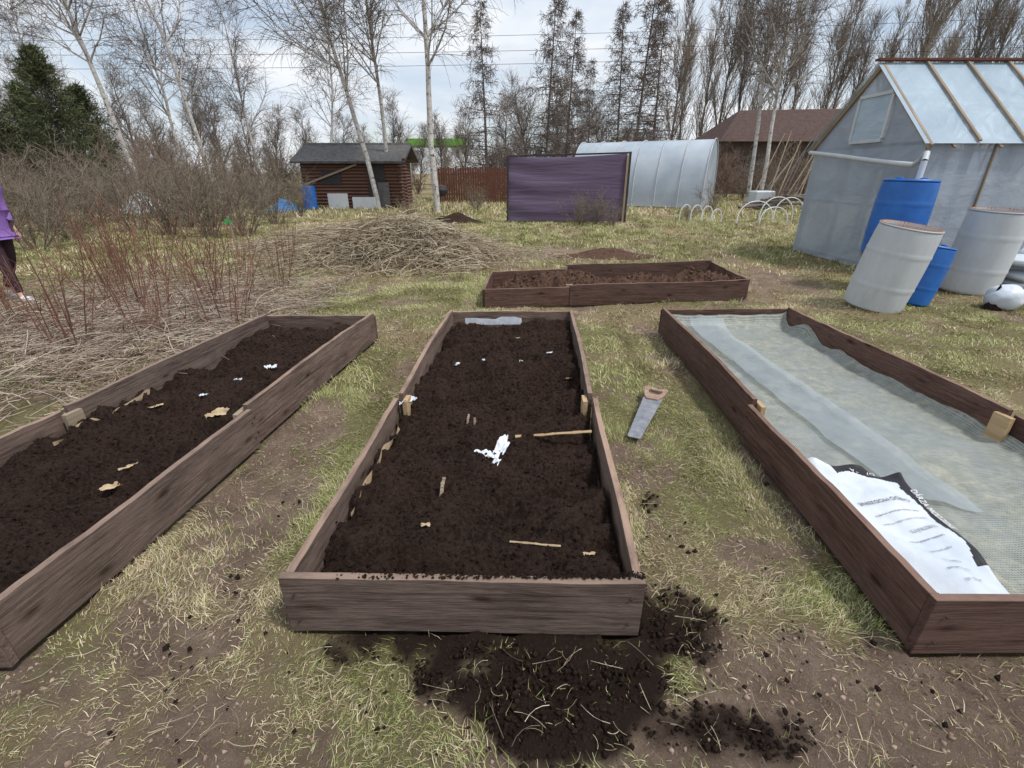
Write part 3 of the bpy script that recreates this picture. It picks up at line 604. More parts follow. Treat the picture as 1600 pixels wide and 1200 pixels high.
# ------------------------------------------------------------ handsaw
saw=thing('handsaw','handsaw with pale wooden handle lying on grass','handsaw',(1.0,3.0,.03))
def prism(name,pts,z0,z1,mat,bev=0):
    n=len(pts); V=[(p[0],p[1],z0) for p in pts]+[(p[0],p[1],z1) for p in pts]
    F=[tuple(range(n))[::-1],tuple(range(n,2*n))]+[(i,(i+1)%n,n+(i+1)%n,n+i) for i in range(n)]
    return obj(name,mesh_py(name,V,F,mat))
m,nt,b=newmat('saw_steel'); f=noise(nt,20,6); nt.links.new(ramp(nt,f,[(.3,(.20,.21,.24)),(.7,(.36,.37,.40))]),b.inputs['Base Color']); b.inputs['Metallic'].default_value=.5; b.inputs['Roughness'].default_value=.5
teeth=[(.0+i*.008,-.055-(.005 if i%2 else 0)) for i in range(0,62)]
bl=prism('blade',[(0,.055)]+teeth+[(.50,-.045),(.50,.012)],.045,.0465,m)
M['handle']=simple('saw_handle',(.22,.13,.095),(.42,.30,.24),30,.6,0)
def ringhandle():
    out=[(-.02,.055),(-.05,.062),(-.11,.075),(-.135,.06),(-.12,.03),(-.13,-.02),(-.15,-.055),(-.13,-.075),(-.08,-.07),(-.02,-.06),(.03,-.04),(.03,.03)]
    inn=[(-.045,.032),(-.06,.036),(-.088,.044),(-.096,.038),(-.088,.018),(-.094,-.015),(-.104,-.034),(-.096,-.042),(-.075,-.04),(-.045,-.034),(-.035,-.02),(-.035,.02)]
    n=len(out); V=[(*p,.032) for p in out]+[(*p,.032) for p in inn]+[(*p,.058) for p in out]+[(*p,.058) for p in inn]; F=[]
    for i in range(n):
        j=(i+1)%n; F+=[(i,n+i,n+j,j),(2*n+i,2*n+j,3*n+j,3*n+i),(i,j,2*n+j,2*n+i),(n+i,3*n+i,3*n+j,n+j)]
    o=obj('handle',mesh_py('handle',V,F,M['handle'])); bm=o.modifiers.new('b','BEVEL'); bm.width=.004; bm.segments=2; return o
hd=ringhandle()
for o in (bl,hd): o.parent=saw
saw.location=(1.0,3.02,.0); saw.rotation_euler=(0,math.radians(2),math.radians(246)); saw.scale=(1.15,1.15,1)
# ------------------------------------------------------------ barrels
m,nt,b=newmat('blue_plastic'); f=noise(nt,3,7,rough=.7); nt.links.new(ramp(nt,f,[(.3,(.006,.085,.34)),(.7,(.018,.155,.50))]),b.inputs['Base Color']); b.inputs['Roughness'].default_value=.45; M['blue']=m
m,nt,b=newmat('grey_plastic'); f=noise(nt,2,8,map_scale=(1,1,.4),rough=.7); f2=noise(nt,6,6,map_scale=(1,1,.3),rough=.7)
c=ramp(nt,f,[(.3,(.42,.45,.47)),(.7,(.56,.59,.61))]); c=mixc(nt,ramp(nt,f2,[(.58,(0,0,0)),(.8,(.4,.4,.4))]),c,(.30,.29,.26)); nt.links.new(c,b.inputs['Base Color']); b.inputs['Roughness'].default_value=.55; M['greyp']=m
M['rust']=simple('rusty_water',(.16,.05,.015),(.42,.17,.04),9,.6,.3,.01)
def barrel(x,y,z,r_,h,mat,open_,label,lx=0,ly=0):
    e=thing('barrel',label,'barrel',(0,0,0),'plastic water barrels')
    pr=[(r_*.86,0),(r_*.92,.015)]
    for i in range(1,40):
        t=i/40; bul=math.sin(math.pi*t)**.5; rr=r_*(.93+.07*bul)
        if abs(t-.30)<.014 or abs(t-.70)<.014: rr*=1.018
        pr.append((rr,h*t))
    pr+=[(r_*.90,h*.985),(r_*.95,h*.985),(r_*.965,h*.995),(r_*.95,h*1.005)]
    if open_: pr+=[(r_*.87,h*1.005),(r_*.86,h*.97),(r_*.9,h*.85),(r_*.92,h*.5)]
    bo=lathe('body',pr,48,mat,cap0=True); bo.parent=e
    if open_:
        w=lathe('water_surface',[(r_*.87,h*.955),(r_*.5,h*.957),(.001,h*.956)],40,M['rust']); w.parent=e
        w2=lathe('rusty_rim_stain',[(r_*.945,h*1.0075),(r_*.872,h*1.0075),(r_*.862,h*.965),(r_*.875,h*.95)],40,M['rust']); w2.parent=e
    else:
        l=lathe('lid',[(r_*.955,h*1.0),(r_*.92,h*1.015),(r_*.87,h*1.0),(r_*.5,h*1.0),(.001,h*1.003)],48,mat); l.parent=e
        for s in (-1,1):
            c=lathe('bung_cap',[(r_*.13,0),(r_*.13,.03),(r_*.1,.035),(.001,.035)],16,mat); c.location=(s*r_*.5,0,h*1.0); c.parent=e
    e.location=(x,y,z); e.rotation_euler=(ly,lx,0)
    return e
barrel(4.42,5.72,0,.32,.96,M['greyp'],True,'pale grey open barrel with rusty water inside',.10,.11)
barrel(5.18,6.72,.46,.32,.95,M['blue'],False,'bright blue closed barrel raised beside the greenhouse',.03,0)
barrel(5.00,5.92,0,.24,.70,M['blue'],False,'short blue closed barrel between the grey ones',.16,.0)
barrel(6.30,6.55,0,.33,1.06,M['greyp'],True,'large pale grey open barrel at the greenhouse wall',.02,0.05)
o=thing('barrel_stand','rough wooden block stand under blue barrel','stand',(5.18,6.72,0))
for dx in (-.10,.06,.22): plank('stand_block',(5.18+dx-.02,6.72-.24),(5.18+dx-.02,6.72+.24),.42,.10,M['old_wood'],o,0)
plank('stand_top',(4.98,6.72),(5.48,6.72),.03,.50,M['old_wood'],o,.425)
def blob(name,c,rx,ry,rz_,mat,seed,label,cat):
    n,k=36,24; V=[];F=[]
    for i in range(k+1):
        ph=math.pi*i/k
        for j in range(n):
            th=2*math.pi*j/n; d=1+.28*(float(fbm(math.cos(th)*math.sin(ph)*1.6+5,math.sin(th)*math.sin(ph)*1.6+math.cos(ph)*2,seed,4))-.5)
            z=math.cos(ph)*rz_*d; V.append((c[0]+rx*math.sin(ph)*math.cos(th)*d,c[1]+ry*math.sin(ph)*math.sin(th)*d,max(c[2]+z,.0)))
    for i in range(k):
        for j in range(n): F.append((i*n+j,i*n+(j+1)%n,(i+1)*n+(j+1)%n,(i+1)*n+j))
    return tag(obj(name,mesh_py(name,V,F,mat,True)),label,cat)
blob('tied_bag',(5.92,5.62,.13),.20,.17,.16,M['sack'],4,'round white plastic bag with soil on the grass','bag')
mound('bag_soil',5.80,5.60,.09,.08,.28,M['soil'],'dark soil spilled over the round white bag','soil',5,'stuff')
for i in range(5):
    o=sheet([(-.4,-.28),(.4,-.28),(.4,.28),(-.4,.28)],24,18,lambda x,y,u,v:.05+.05*(1-np.abs(u*2-1)**4)*(1-np.abs(v*2-1)**4)+.012*np.sin(x*18+y*7+i*2),M['sack'],'compost_bag')
    o.modifiers.new('s','SOLIDIFY').thickness=-.07; o.location=(7.18+.05*i*(-1)**i,6.6,.03+.10*i); o.rotation_euler=(0,0,.15*i); tag(o,'full white plastic compost bag in a stack','bag',None,'stacked compost bags')
# ------------------------------------------------------------ gabled greenhouse
m,nt,b=newmat('greenhouse_film'); f=noise(nt,1.1,6,map_scale=(1,1,1.6),dist=.7); f2=noise(nt,.6,3)
c=ramp(nt,f,[(.3,(.32,.38,.46)),(.7,(.48,.55,.63))]); c=mixc(nt,ramp(nt,f2,[(.4,(0,0,0)),(.7,(.6,.6,.6))]),c,(.29,.35,.43)); nt.links.new(c,b.inputs['Base Color']); b.inputs['Roughness'].default_value=.35; b.inputs['Alpha'].default_value=.72; b.inputs['Specular IOR Level'].default_value=.45
bump(nt,b,f,.45,.08); M['ghfilm']=m
m,nt,b=newmat('roof_film'); f=noise(nt,.9,6,map_scale=(1,1,2),dist=.8)
nt.links.new(ramp(nt,f,[(.3,(.38,.50,.61)),(.7,(.54,.67,.77))]),b.inputs['Base Color']); b.inputs['Roughness'].default_value=.28; b.inputs['Alpha'].default_value=.68; bump(nt,b,f,.5,.08); M['rooffilm']=m
def beam(name,p0,p1,w,t,mat,par,bev=.003):
    p0=Vector(p0);p1=Vector(p1); d=p1-p0; L=d.length
    V=[(xx,yy,zz) for xx in (0,L) for yy in (-w/2,w/2) for zz in (-t/2,t/2)]
    F=[(0,1,3,2),(4,6,7,5),(0,4,5,1),(2,3,7,6),(0,2,6,4),(1,5,7,3)]
    o=obj(name,mesh_py(name,V,F,mat)); q=d.to_track_quat('X','Z'); o.matrix_world=Matrix.Translation(p0)@q.to_matrix().to_4x4()
    if par: attach(o,par)
    return o
X0,X1,Y0,Y1,EZ,RZ=5.98,13.0,7.64,10.40,1.93,3.06; YM=(Y0+Y1)/2
gh_=thing('greenhouse','timber-framed gabled greenhouse clad in cloudy plastic film','greenhouse',(X0,Y0,0))
def panel(name,pts,mat,par,sag=0):
    pts=[Vector(p) for p in pts]; n=40
    if len(pts)==4:
        V=[];F=[]; nr=(pts[1]-pts[0]).cross(pts[3]-pts[0]).normalized()
        for j in range(n+1):
            for i in range(n+1):
                u=i/n;v=j/n; V.append((pts[0]*(1-u)+pts[1]*u)*(1-v)+(pts[3]*(1-u)+pts[2]*u)*v+nr*sag*(float(fbm(u*9,v*4,3,3))-.5)*math.sin(math.pi*u)*math.sin(math.pi*v))
        for j in range(n):
            for i in range(n): a=j*(n+1)+i; F.append((a,a+1,a+n+2,a+n+1))
    else: V=pts;F=[tuple(range(len(pts)))]
    o=obj(name,mesh_py(name,V,F,mat,True)); return attach(o,par)
panel('side_wall_film',[(X0,Y0,0),(X1,Y0,0),(X1,Y0,EZ),(X0,Y0,EZ)],M['ghfilm'],gh_,.05)
panel('side_wall_film',[(X0,Y1,0),(X1,Y1,0),(X1,Y1,EZ),(X0,Y1,EZ)],M['ghfilm'],gh_)
panel('end_wall_film',[(X0,Y0,0),(X0,Y1,0),(X0,Y1,EZ),(X0,YM,RZ),(X0,Y0,EZ)],M['ghfilm'],gh_)
panel('end_wall_film',[(X1,Y0,0),(X1,Y1,0),(X1,Y1,EZ),(X1,YM,RZ),(X1,Y0,EZ)],M['ghfilm'],gh_)
dy=.12; dz=dy*(RZ-EZ)/(YM-Y0)
panel('roof_film',[(X0-.12,Y0-dy,EZ-dz+.05),(X1,Y0-dy,EZ-dz+.05),(X1,YM,RZ+.05),(X0-.12,YM,RZ+.05)],M['rooffilm'],gh_,.04)
panel('roof_film',[(X0-.12,Y1+dy,EZ-dz+.05),(X1,Y1+dy,EZ-dz+.05),(X1,YM,RZ+.05),(X0-.12,YM,RZ+.05)],M['rooffilm'],gh_)
for xx in (X0+.05,X0+.7,X0+1.3,X0+1.95,X0+2.6,X0+3.9,X0+5.2):
    for yy,s in ((Y0,1),(Y1,-1)):
        beam('post',(xx,yy+.045*s,0),(xx,yy+.045*s,EZ),.07,.05,M['old_wood'],gh_)
for xx in (X0+.02,X0+1.0,X0+2.3): beam('outer_batten',(xx,Y0-.012,0),(xx,Y0-.012,EZ),.045,.02,M['old_wood'],gh_)
for i,xx in enumerate((X0-.03,X0+.32,X0+.65,X0+.98,X0+1.3,X0+1.62,X0+1.95,X0+2.6,X0+3.25,X0+3.9,X0+4.55)):
    zt=0.0 if i==0 else (.075 if i in (2,4,6,8,10) else -.012)
    for yy in (Y0-dy,Y1+dy):
        beam('rafter',(xx,yy,EZ-dz+zt+.01),(xx,YM,RZ+zt+.01),.04,.025 if i else .07,M['old_wood'],gh_)
for yy,z in ((Y0-.03,EZ-.02),(Y0+.03,1.0),(Y0-.03,.06),(Y1+.03,EZ-.02)): beam('rail',(X0,yy,z),(X1,yy,z),.04,.05,M['old_wood'],gh_)
beam('ridge_board',(X0-.14,YM,RZ+.09),(X1,YM,RZ+.09),.12,.03,M['fence_red'],gh_)
for z in (.07,EZ-.03): beam('rail',(X0+.03,Y0,z),(X0+.03,Y1,z),.06,.05,M['old_wood'],gh_)
beam('rail',(X0+.03,Y0,1.0),(X0+.03,Y1,1.0),.05,.05,M['old_wood'],gh_)
for yy in (Y0+.03,YM-.62,YM+.35,Y1-.04): beam('stud',(X0+.06,yy,0),(X0+.06,yy,EZ+ (0.35 if YM-1<yy<YM+1 else 0)),.05,.05,M['old_wood'],gh_)
wy0,wy1,wz0,wz1=YM-.45,YM+.33,1.98,2.66
for a,b2 in (((X0-.02,wy0,wz0),(X0-.02,wy1,wz0)),((X0-.02,wy0,wz1),(X0-.02,wy1,wz1)),((X0-.02,wy0,wz0+.03),(X0-.02,wy0,wz1-.03)),((X0-.02,wy1,wz0+.03),(X0-.02,wy1,wz1-.03))):
    beam('window_frame',a,b2,.06,.05,M['greyp'],gh_)
panel('window_film',[(X0-.03,wy0+.02,wz0+.02),(X0-.03,wy1-.02,wz0+.02),(X0-.03,wy1-.02,wz1-.02),(X0-.03,wy0+.02,wz1-.02)],M['rooffilm'],gh_)
sf=thing('plant_shelf','wooden plant shelf with slatted boards inside the greenhouse','shelf',(7.5,9.9,0))
for z in (.5,1.1): beam('shelf_board',(6.8,9.9,z),(9.5,9.9,z),.4,.03,M['old_wood'],sf)
for xx in (6.85,8.1,9.4): beam('shelf_leg',(xx,9.9,0),(xx,9.9,1.08),.05,.05,M['old_wood'],sf)
S=[];pp=[(5.86,10.35,1.86),(5.80,9.4,1.78),(5.76,8.4,1.68),(5.72,7.7,1.62),(5.66,7.35,1.60),(5.58,7.15,1.66),(5.50,7.0,1.74),(5.42,6.88,1.74),(5.36,6.8,1.64),(5.34,6.78,1.42)]
for a,c in zip(pp[:-1],pp[1:]): S.append((Vector(a),Vector(c),.036,.036))
tag(obj('downpipe',segmesh('downpipe',S,12,M['greyp'])),'white plastic rain pipe leading into blue barrel','pipe')
# ------------------------------------------------------------ tunnel greenhouse
m,nt,b=newmat('polycarbonate'); f=noise(nt,.8,3,map_scale=(1,1,1)); nt.links.new(ramp(nt,f,[(.3,(.42,.49,.57)),(.7,(.60,.67,.74))]),b.inputs['Base Color']); b.inputs['Alpha'].default_value=.80; b.inputs['Roughness'].default_value=.25; M['poly']=m
M['steel']=simple('galvanised',(.40,.43,.47),(.55,.58,.61),5,.4,0)
pg=thing('tunnel_greenhouse','arched clear polycarbonate tunnel greenhouse with metal hoops','greenhouse',(0,0,0))
Lg=6.4;wd=3.0;hg=2.9
prof=[(-wd/2*math.cos(t)*(1.0),hg*min(1,math.sin(t)**.72)) for t in np.linspace(0,math.pi,49)]
V=[];F=[]
for i,xx in enumerate(np.linspace(0,Lg,13)): V+=[(xx,p[0],p[1]) for p in prof]
for i in range(12):
    for j in range(48): a=i*49+j; F.append((a,a+1,a+50,a+49))
o=obj('cover',mesh_py('cover',V,F,M['poly'],True)); o.parent=pg
for xx in (0.02,Lg-.02):
    o=obj('end_wall',mesh_py('end_wall',[(xx,p[0]*.99,p[1]*.99) for p in prof],[tuple(range(49))],M['poly'])); o.parent=pg
for xx in np.linspace(-.01,Lg+.01,7):
    S=[(Vector((xx,a[0]*1.01,a[1]*1.01)),Vector((xx,c[0]*1.01,c[1]*1.01)),.026,.026) for a,c in zip(prof[:-1],prof[1:])]; o=obj('hoop',segmesh('hoop',S,6,M['steel'])); o.parent=pg
for z,yy in ((.05,-wd/2-.02),(1.3,-wd/2+.12)): o=beam('rail',(0,yy,z),(Lg,yy,z),.04,.05,M['steel'],None); o.parent=pg
pg.location=(3.75,27.4,0); pg.rotation_euler=(0,0,math.radians(-30))
# ------------------------------------------------------------ purple screen
m,nt,b=newmat('purple_cloth'); f=noise(nt,1.0,4,map_scale=(.5,1,5),dist=.5); nt.links.new(ramp(nt,f,[(.3,(.095,.066,.115)),(.7,(.14,.105,.165))]),b.inputs['Base Color']); b.inputs['Roughness'].default_value=.55; b.inputs['Specular IOR Level'].default_value=.3; bump(nt,b,f,.3,.1); M['purple']=m
ps=thing('screen_panel','purple cloth screen stretched between dark posts','screen',(0,16.4,0))
V=[];F=[];nx=60;nz=30
for j in range(nz+1):
    for i in range(nx+1):
        u=i/nx;v=j/nz; xx=-.1+3.7*u; V.append((xx,16.4+.022*math.sin(v*17+u*3+math.sin(u*6))*(.5+.5*math.sin(u*4+1)),.05+(1.90+.10*u)*v-.05*math.sin(u*math.pi)*(v>.98)))
for j in range(nz):
    for i in range(nx): a=j*(nx+1)+i; F.append((a,a+1,a+nx+2,a+nx+1))
attach(obj('cloth',mesh_py('cloth',V,F,M['purple'],True)),ps)
for xx,zz_,mt in ((-.14,1.98,'dark'),(3.68,2.1,'dark'),(3.62,2.0,'old_wood')): beam('post',(xx,16.36,0),(xx,16.36,zz_),.07,.07,M[mt],ps)
beam('top_rail',(-.1,16.47,1.97),(3.65,16.47,2.07),.05,.05,M['dark'],ps); beam('bottom_rail',(-.1,16.47,.06),(3.65,16.47,.06),.05,.05,M['dark'],ps)
# ------------------------------------------------------------ log cabin
m,nt,b=newmat('log_wall'); tc=N(nt,'ShaderNodeTexCoord'); w=N(nt,'ShaderNodeTexWave',bands_direction='Z'); w.inputs['Scale'].default_value=2.2; w.inputs['Distortion'].default_value=.4; nt.links.new(tc.outputs['Object'],w.inputs[0])
nt.links.new(ramp(nt,w.outputs['Fac'],[(.05,(.03,.014,.009)),(.4,(.15,.065,.04))]),b.inputs['Base Color']); bump(nt,b,w.outputs['Fac'],1,.05); b.inputs['Roughness'].default_value=.7; M['log']=m
M['roof']=simple('felt_roof',(.07,.07,.07),(.15,.145,.14),6,.9,.4,.02)
sh=thing('log_cabin','small brown log cabin with low dark roof','shed',(-7.2,25,0))
def box(name,x0,x1,y0,y1,z0,z1,mat,par):
    V=[(a,b_2,c) for a in (x0,x1) for b_2 in (y0,y1) for c in (z0,z1)]; F=[(0,1,3,2),(4,6,7,5),(0,4,5,1),(2,3,7,6),(0,2,6,4),(1,5,7,3)]
    o=obj(name,mesh_py(name,V,F,mat)); 
    if par: attach(o,par)
    return o
sx0,sx1,sy0,sy1,sz,rz_=-9.6,-5.2,23.6,26.6,2.05,2.65
V=[(sx0,sy0,0),(sx1,sy0,0),(sx1,sy1,0),(sx0,sy1,0),(sx0,sy0,sz),(sx1,sy0,sz),(sx1,sy1,sz),(sx0,sy1,sz),(sx0,(sy0+sy1)/2,rz_),(sx1,(sy0+sy1)/2,rz_)]
attach(obj('wall',mesh_py('wall',V,[(0,1,5,4),(2,3,7,6),(1,2,6,9,5),(3,0,4,8,7)],M['log'])),sh)
for y_a,y_b in ((sy0-.35,25.1),(sy1+.35,25.1)):
    V=[(sx0-.3,y_a,sz-.08),(sx1+.4,y_a,sz-.08),(sx1+.4,y_b,rz_+.05),(sx0-.3,y_b,rz_+.05)]; o=obj('roof',mesh_py('roof',V,[(0,1,2,3)],M['roof'])); attach(o,sh); s=o.modifiers.new('s','SOLIDIFY'); s.thickness=.1
box('door',-6.6,-5.8,sy0-.03,sy0-.002,.05,1.85,M['dark'],sh); box('window',-8.7,-7.8,sy0-.03,sy0-.002,1.0,1.6,M['dark'],sh)
for i in range(9): box('log_end',sx1+.0,sx1+.14,sy0-.06,sy0+.08,.06+i*.22,.22+i*.22,M['log'],sh)
beam('wall_batten',(-9.5,sy0-.1,1.0),(-7.0,sy0-.1,1.85),.06,.08,M['old_wood'],sh)
box('porch_post',-4.9,-4.78,sy0-.3,sy0-.18,0,2.1,M['log'],sh)
fb=thing('board_fence','reddish-brown vertical board fence behind the cabin','fence',(-2,27.5,0))
for i in range(46):
    x=-4.2+i*.13; h=1.75+.04*math.sin(i*2.3); box('board',x,x+.11,27.5,27.53,.05,h,M['fence_red'],fb)
for z in (.4,1.4): box('fence_rail',-4.3,1.8,27.54,27.6,z,z+.08,M['old_wood'],fb)
M['lime']=simple('lime_panel',(.12,.36,.03),(.17,.46,.05),2,.4,0); M['whitepaint']=simple('white_paint',(.55,.57,.58),(.72,.72,.72),2,.6,0)
fs=thing('station_canopy','far filling station canopy with lime green fascia','canopy',(-15,70,0))
box('fascia',-13.6,-6.2,68,74,4.7,5.5,M['lime'],fs); box('white_fascia',-15.6,-13.62,68,74,4.6,5.4,M['whitepaint'],fs)
for x in (-14,-11,-7): box('column',x,x+.4,70,70.4,0,4.6,M['whitepaint'],fs)
hs=thing('house','dark barn-like house with dark brown roof','house',(20,42,0)); M['rroof']=simple('brown_roof',(.055,.032,.028),(.10,.062,.052),4,.85,.3,.05); M['hw']=simple('dark_wall',(.06,.042,.035),(.12,.085,.07),2,.9,0)
box('wall',16,32,39.5,46,0,3.8,M['hw'],hs)
for ya,yb in ((38.9,43),(47.1,43)):
    o=obj('roof',mesh_py('roof',[(15.2,ya,3.6),(33,ya,3.6),(31,yb,6.2),(18,yb,6.0)],[(0,1,2,3)],M['rroof'])); attach(o,hs)
o=obj('roof_hip',mesh_py('roof_hip',[(15.2,38.9,3.6),(15.2,47.1,3.6),(18,43,6.0)],[(0,1,2)],M['rroof'])); attach(o,hs)
for x in (17.5,21,25): box('window',x,x+1.4,39.45,39.49,1.2,2.6,M['dark'],hs)
for i,(x,y,w_,h) in enumerate([(5.75,17.2,.45,.5),(6.05,17.0,.45,.5),(6.35,16.8,.42,.48),(6.6,16.6,.4,.4),(7.3,16.2,1.3,.66),(8.4,17.0,1.3,.75),(9.3,17.8,1.2,.7),(7.9,15.9,1.0,.5)]):
    S=[];pr=[Vector((x+w_/2-w_/2*math.cos(t),y+.25*math.sin(t*.5)*w_,h*math.sin(t)**.8)) for t in np.linspace(0,math.pi,17)]
    for a,c in zip(pr[:-1],pr[1:]): S.append((a,c,.018,.018))
    tag(obj('plastic_hoop',segmesh('plastic_hoop',S,6,M['whitepaint'])),'white plastic tunnel hoop stuck in the grass','hoop',None,'white garden hoops')
random.seed(9)
for i in range(16):
    x=11.2+i*.18; S=[(Vector((x,24+R(-.3,.3),0)),Vector((x+R(1.0,2.3),25+R(-.2,.3),R(1.6,3.4))),.035,.025)]
    tag(obj('wooden_pole',segmesh('wooden_pole',S,6,M['bark'] if i%2 else M['old_wood'])),'weathered pole leaning in a bundle','pole',None,'leaning wooden poles')
for i in range(8):
    x=10+i*.3; S=[(Vector((x,22.5+R(-.3,.5),.1+.07*i)),Vector((x+R(2,3),22.8+R(-.3,.5),.15+R(0,.5))),.06,.05)]
    tag(obj('wooden_log',segmesh('wooden_log',S,7,M['bark'])),'grey log lying in a low pile','log',None,'piled logs')
bt=barrel(-9.0,22.6,0,.3,.95,M['blue'],False,'blue barrel standing at the cabin wall')
M['tarp']=simple('blue_tarp',(.02,.12,.34),(.06,.26,.55),3,.5,.8,.08)
mound('tarp_cover',-9.9,22.0,.7,.5,.45,M['tarp'],'blue tarpaulin crumpled over a low pile','tarpaulin',5)
for x,w_,h in ((-8.3,.9,.65),(-7.2,1.1,.5)):
    o=box('leaning_board',x,x+w_,22.9,22.93,0,h,M['greyp'],None); tag(o,'white sheet board standing against the cabin','board',None,'white boards at the cabin')
o=box('leaning_board',-6.1,-5.6,23.3,23.34,0,1.1,M['roof'],None); tag(o,'dark grey board leaning at the cabin','board')
mound('rubble_pile',-15.3,21,1.0,.5,.85,M['greyp'],'pale covered pile among the bushes','pile',9)
gr=thing('kettle_grill','black kettle grill on thin legs','grill',(-3.05,22,0))
for nm,pf in (('bowl',[(.001,.55),(.2,.6),(.3,.78),(.3,.82)]),('lid',[(.305,.825),(.22,.98),(.001,1.04)])):
    o=lathe(nm,pf,24,M['dark']); o.location=(-3.05,22,0); attach(o,gr)
for a in (0,2.1,4.2): o=beam('leg',(-3.05+.15*math.cos(a),22+.15*math.sin(a),.62),(-3.05+.32*math.cos(a),22+.32*math.sin(a),0),.025,.025,M['dark'],gr)
gc=box('storage_crate',11.0,11.9,23.0,23.7,0,.75,M['greyp'],None); tag(gc,'white plastic crate by the birches','crate'); gc.modifiers.new('b','BEVEL').width=.05
st=thing('garden_stake','thin wooden stake with green tag among bushes','stake',(-5.35,9.5,0)); M['tagg']=simple('green_tag',(.02,.35,.08),(.05,.5,.15),3,.5,0); beam('stake',(-5.35,9.5,0),(-5.4,9.5,.75),.03,.03,M['handle'],st); box('green_tag',-5.46,-5.34,9.47,9.475,.62,.70,M['tagg'],st)
for z0,z1,y in ((7.9,10.6,36),(8.9,11.4,37),(9.8,12.6,38)):
    S=[];n=40;pr=[Vector((-75+150*i/n,y,z0+(z1-z0)*i/n-1.4*math.sin(math.pi*i/n))) for i in range(n+1)]
    for a,c in zip(pr[:-1],pr[1:]): S.append((a,c,.012,.012))
    tag(obj('overhead_cable',segmesh('overhead_cable',S,5,M['dark'])),'thin overhead power cable sagging above the trees','cable',None,'overhead cables')
# ------------------------------------------------------------ person
def skin(name,verts,edges,rad,mat,sub=2):
    me=bpy.data.meshes.new(name); me.from_pydata(verts,edges,[]); me.materials.append(mat); o=obj(name,me)
    s=o.modifiers.new('skin','SKIN'); s.use_smooth_shade=True
    sv=me.skin_vertices[0] if me.skin_vertices else None
    if sv is None:
        bpy.context.view_layer.objects.active=o; o.select_set(True); bpy.ops.mesh.customdata_skin_add(); sv=me.skin_vertices[0]; o.select_set(False)
    for i,r_ in enumerate(rad): sv.data[i].radius=(r_,r_) if not isinstance(r_,tuple) else r_
    sv.data[0].use_root=True
    o.modifiers.new('sub','SUBSURF').levels=sub; o.modifiers['sub'].render_levels=sub; return o
M['skin']=simple('skin',(.50,.30,.22),(.58,.36,.27),6,.5,0); M['lilac']=simple('purple_jacket',(.22,.11,.38),(.32,.18,.50),5,.7,.4,.03); M['legg']=simple('dark_leggings',(.03,.014,.02),(.06,.03,.04),6,.8,0); M['hair']=simple('hair',(.05,.03,.02),(.1,.06,.035),30,.7,.4)
pe=thing('person','person in purple jacket, dark leggings and white sneakers walking','person',(0,0,0))
bv=[(0,0,.93),(0,0,1.08),(0,0,1.25),(0,0,1.40),(.01,0,1.47),(.02,0,1.53),(.03,0,1.61),(.02,0,1.69),
 (0,-.09,.88),(.10,-.10,.50),(.16,-.10,.10),(.26,-.10,.04),
 (0,.09,.88),(-.06,.10,.50),(-.28,.10,.13),(-.18,.10,.05),
 (0,-.17,1.38),(-.10,-.22,1.12),(-.04,-.23,.90),(-.02,-.225,.83),
 (0,.17,1.38),(-.04,.22,1.12),(.02,.21,.91),(.04,.205,.84),(.14,0,1.595)]
be=[(0,1),(1,2),(2,3),(3,4),(4,5),(5,6),(6,7),(0,8),(8,9),(9,10),(10,11),(0,12),(12,13),(13,14),(14,15),(3,16),(16,17),(17,18),(18,19),(3,20),(20,21),(21,22),(22,23),(6,24)]
br=[(.13,.10),(.115,.09),(.13,.10),(.10,.08),.05,.055,.085,.06,.085,.055,.036,.03,.085,.055,.036,.03,.05,.038,.027,.028,.05,.038,.027,.028,.012]
for hb,s in ((19,-1),(23,1)):
    hx,hy,hz=bv[hb]
    for k,(dy_,l) in enumerate(((-.03,.060),(-.01,.075),(.01,.072),(.028,.055))):
        a=len(bv); bv+=[(hx+.02+abs(dy_)*.1,hy+dy_,hz-.035),(hx+.03,hy+dy_,hz-.035-l*.6),(hx+.015,hy+dy_,hz-.035-l)]; be+=[(hb,a),(a,a+1),(a+1,a+2)]; br+=[.009,.0085,.007]
    a=len(bv); bv+=[(hx+.045,hy-s*.03,hz-.01),(hx+.06,hy-s*.035,hz-.05)]; be+=[(hb,a),(a,a+1)]; br+=[.011,.009]
skin('body',bv,be,br,M['skin']).parent=pe
skin('jacket',[bv[0],(0,0,1.0),bv[1],bv[2],(0,0,1.41),bv[16],bv[17],(-.045,-.23,.925),bv[20],bv[21],(.018,.212,.93),(0,0,.80)],[(0,1),(1,2),(2,3),(3,4),(4,5),(5,6),(6,7),(4,8),(8,9),(9,10),(0,11)],[(.175,.15),(.16,.13),(.15,.12),(.155,.12),(.11,.09),.075,.06,.045,.075,.06,.045,(.18,.16)],M['lilac']).parent=pe
skin('leggings',[bv[0],bv[8],bv[9],(.158,-.10,.12),bv[12],bv[13],(-.27,.10,.15)],[(0,1),(1,2),(2,3),(0,4),(4,5),(5,6)],[(.145,.12),.10,.065,.045,.10,.065,.045],M['legg']).parent=pe
for (ax,ay,az,bx,bz) in ((.13,-.10,.07,.32,.035),(-.31,.10,.10,-.13,.035)):
    skin('sneaker',[(ax,ay,az),((ax+bx)/2,ay,(az+bz)/2+.005),(bx,ay,bz+.005)],[(0,1),(1,2)],[.055,.048,.040],M['whitepaint']).parent=pe
skin('hair',[(-.02,0,1.66),(.01,0,1.70),(-.05,0,1.58)],[(0,1),(0,2)],[.095,.07,.07],M['hair']).parent=pe
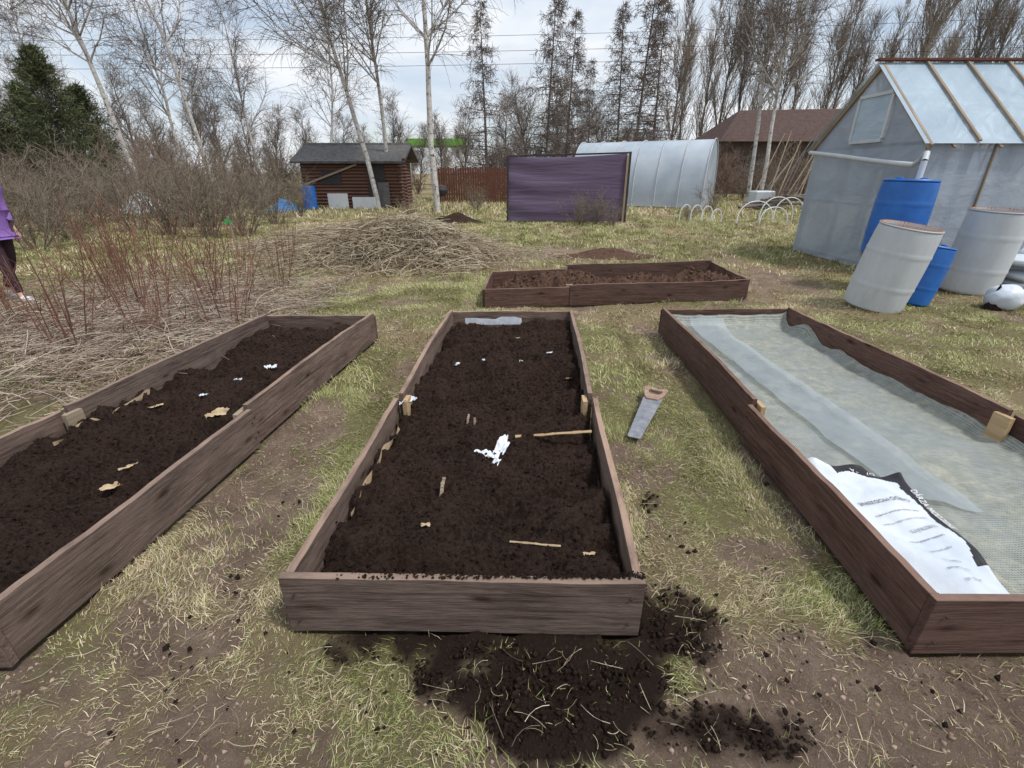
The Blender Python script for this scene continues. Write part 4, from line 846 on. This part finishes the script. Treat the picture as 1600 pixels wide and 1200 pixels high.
for s in (-1,1):
    o=lathe('eye',[(.001,-.009),(.008,-.004),(.009,0),(.008,.004),(.001,.009)],10,M['dark']); o.location=(.108,s*.032,1.625); o.parent=pe
    o=lathe('ear',[(.001,-.028),(.012,-.018),(.014,0),(.012,.018),(.001,.028)],10,M['skin']); o.location=(.03,s*.088,1.61); o.parent=pe
pe.location=(-6.25,5.95,0); pe.rotation_euler=(0,0,math.radians(-8))
# ------------------------------------------------------------ light, sky, camera
sd=Vector((.50,-.28,1.0)).normalized()
L=bpy.data.lights.new('sun','SUN'); L.energy=2.9; L.angle=math.radians(9); L.color=(1,.97,.93); lo=link(bpy.data.objects.new('sun',L)); lo.rotation_euler=sd.to_track_quat('Z','Y').to_euler()
w=bpy.data.worlds.new('World'); scene.world=w; w.use_nodes=True; nt=w.node_tree; bg=nt.nodes['Background']
sky=N(nt,'ShaderNodeTexSky',sky_type='NISHITA'); sky.sun_disc=False; sky.sun_elevation=math.asin(sd.z); sky.sun_rotation=math.atan2(sd.x,sd.y); sky.air_density=1; sky.dust_density=1.5
tc=N(nt,'ShaderNodeTexCoord'); mp=N(nt,'ShaderNodeMapping'); mp.inputs['Scale'].default_value=(1,1,3.2); nt.links.new(tc.outputs['Generated'],mp.inputs[0])
n=N(nt,'ShaderNodeTexNoise'); n.inputs['Scale'].default_value=2.3; n.inputs['Detail'].default_value=8; n.inputs['Roughness'].default_value=.55; n.inputs['Distortion'].default_value=.3; nt.links.new(mp.outputs[0],n.inputs['Vector'])
n2=N(nt,'ShaderNodeTexNoise'); n2.inputs['Scale'].default_value=4; n2.inputs['Detail'].default_value=8; n2.inputs['Distortion'].default_value=.4; nt.links.new(mp.outputs[0],n2.inputs['Vector'])
cl=ramp(nt,n2.outputs['Fac'],[(.34,(4.9,5.6,6.5)),(.60,(6.8,7.0,7.3))])
fac=ramp(nt,n.outputs['Fac'],[(.40,(.5,.5,.5)),(.56,(1,1,1))])
nt.links.new(mixc(nt,fac,sky.outputs[0],cl),bg.inputs['Color']); bg.inputs['Strength'].default_value=.142
cam=bpy.data.cameras.new('camera'); cam.sensor_width=36; cam.lens=16.65; cam.clip_end=2000; cam.clip_start=.05
co=link(bpy.data.objects.new('camera',cam)); co.location=(0,0,1.5); co.rotation_euler=(math.radians(90-24.04),0,0); scene.camera=co
scene.view_settings.view_transform='Standard'; scene.view_settings.look='None'; scene.view_settings.exposure=0
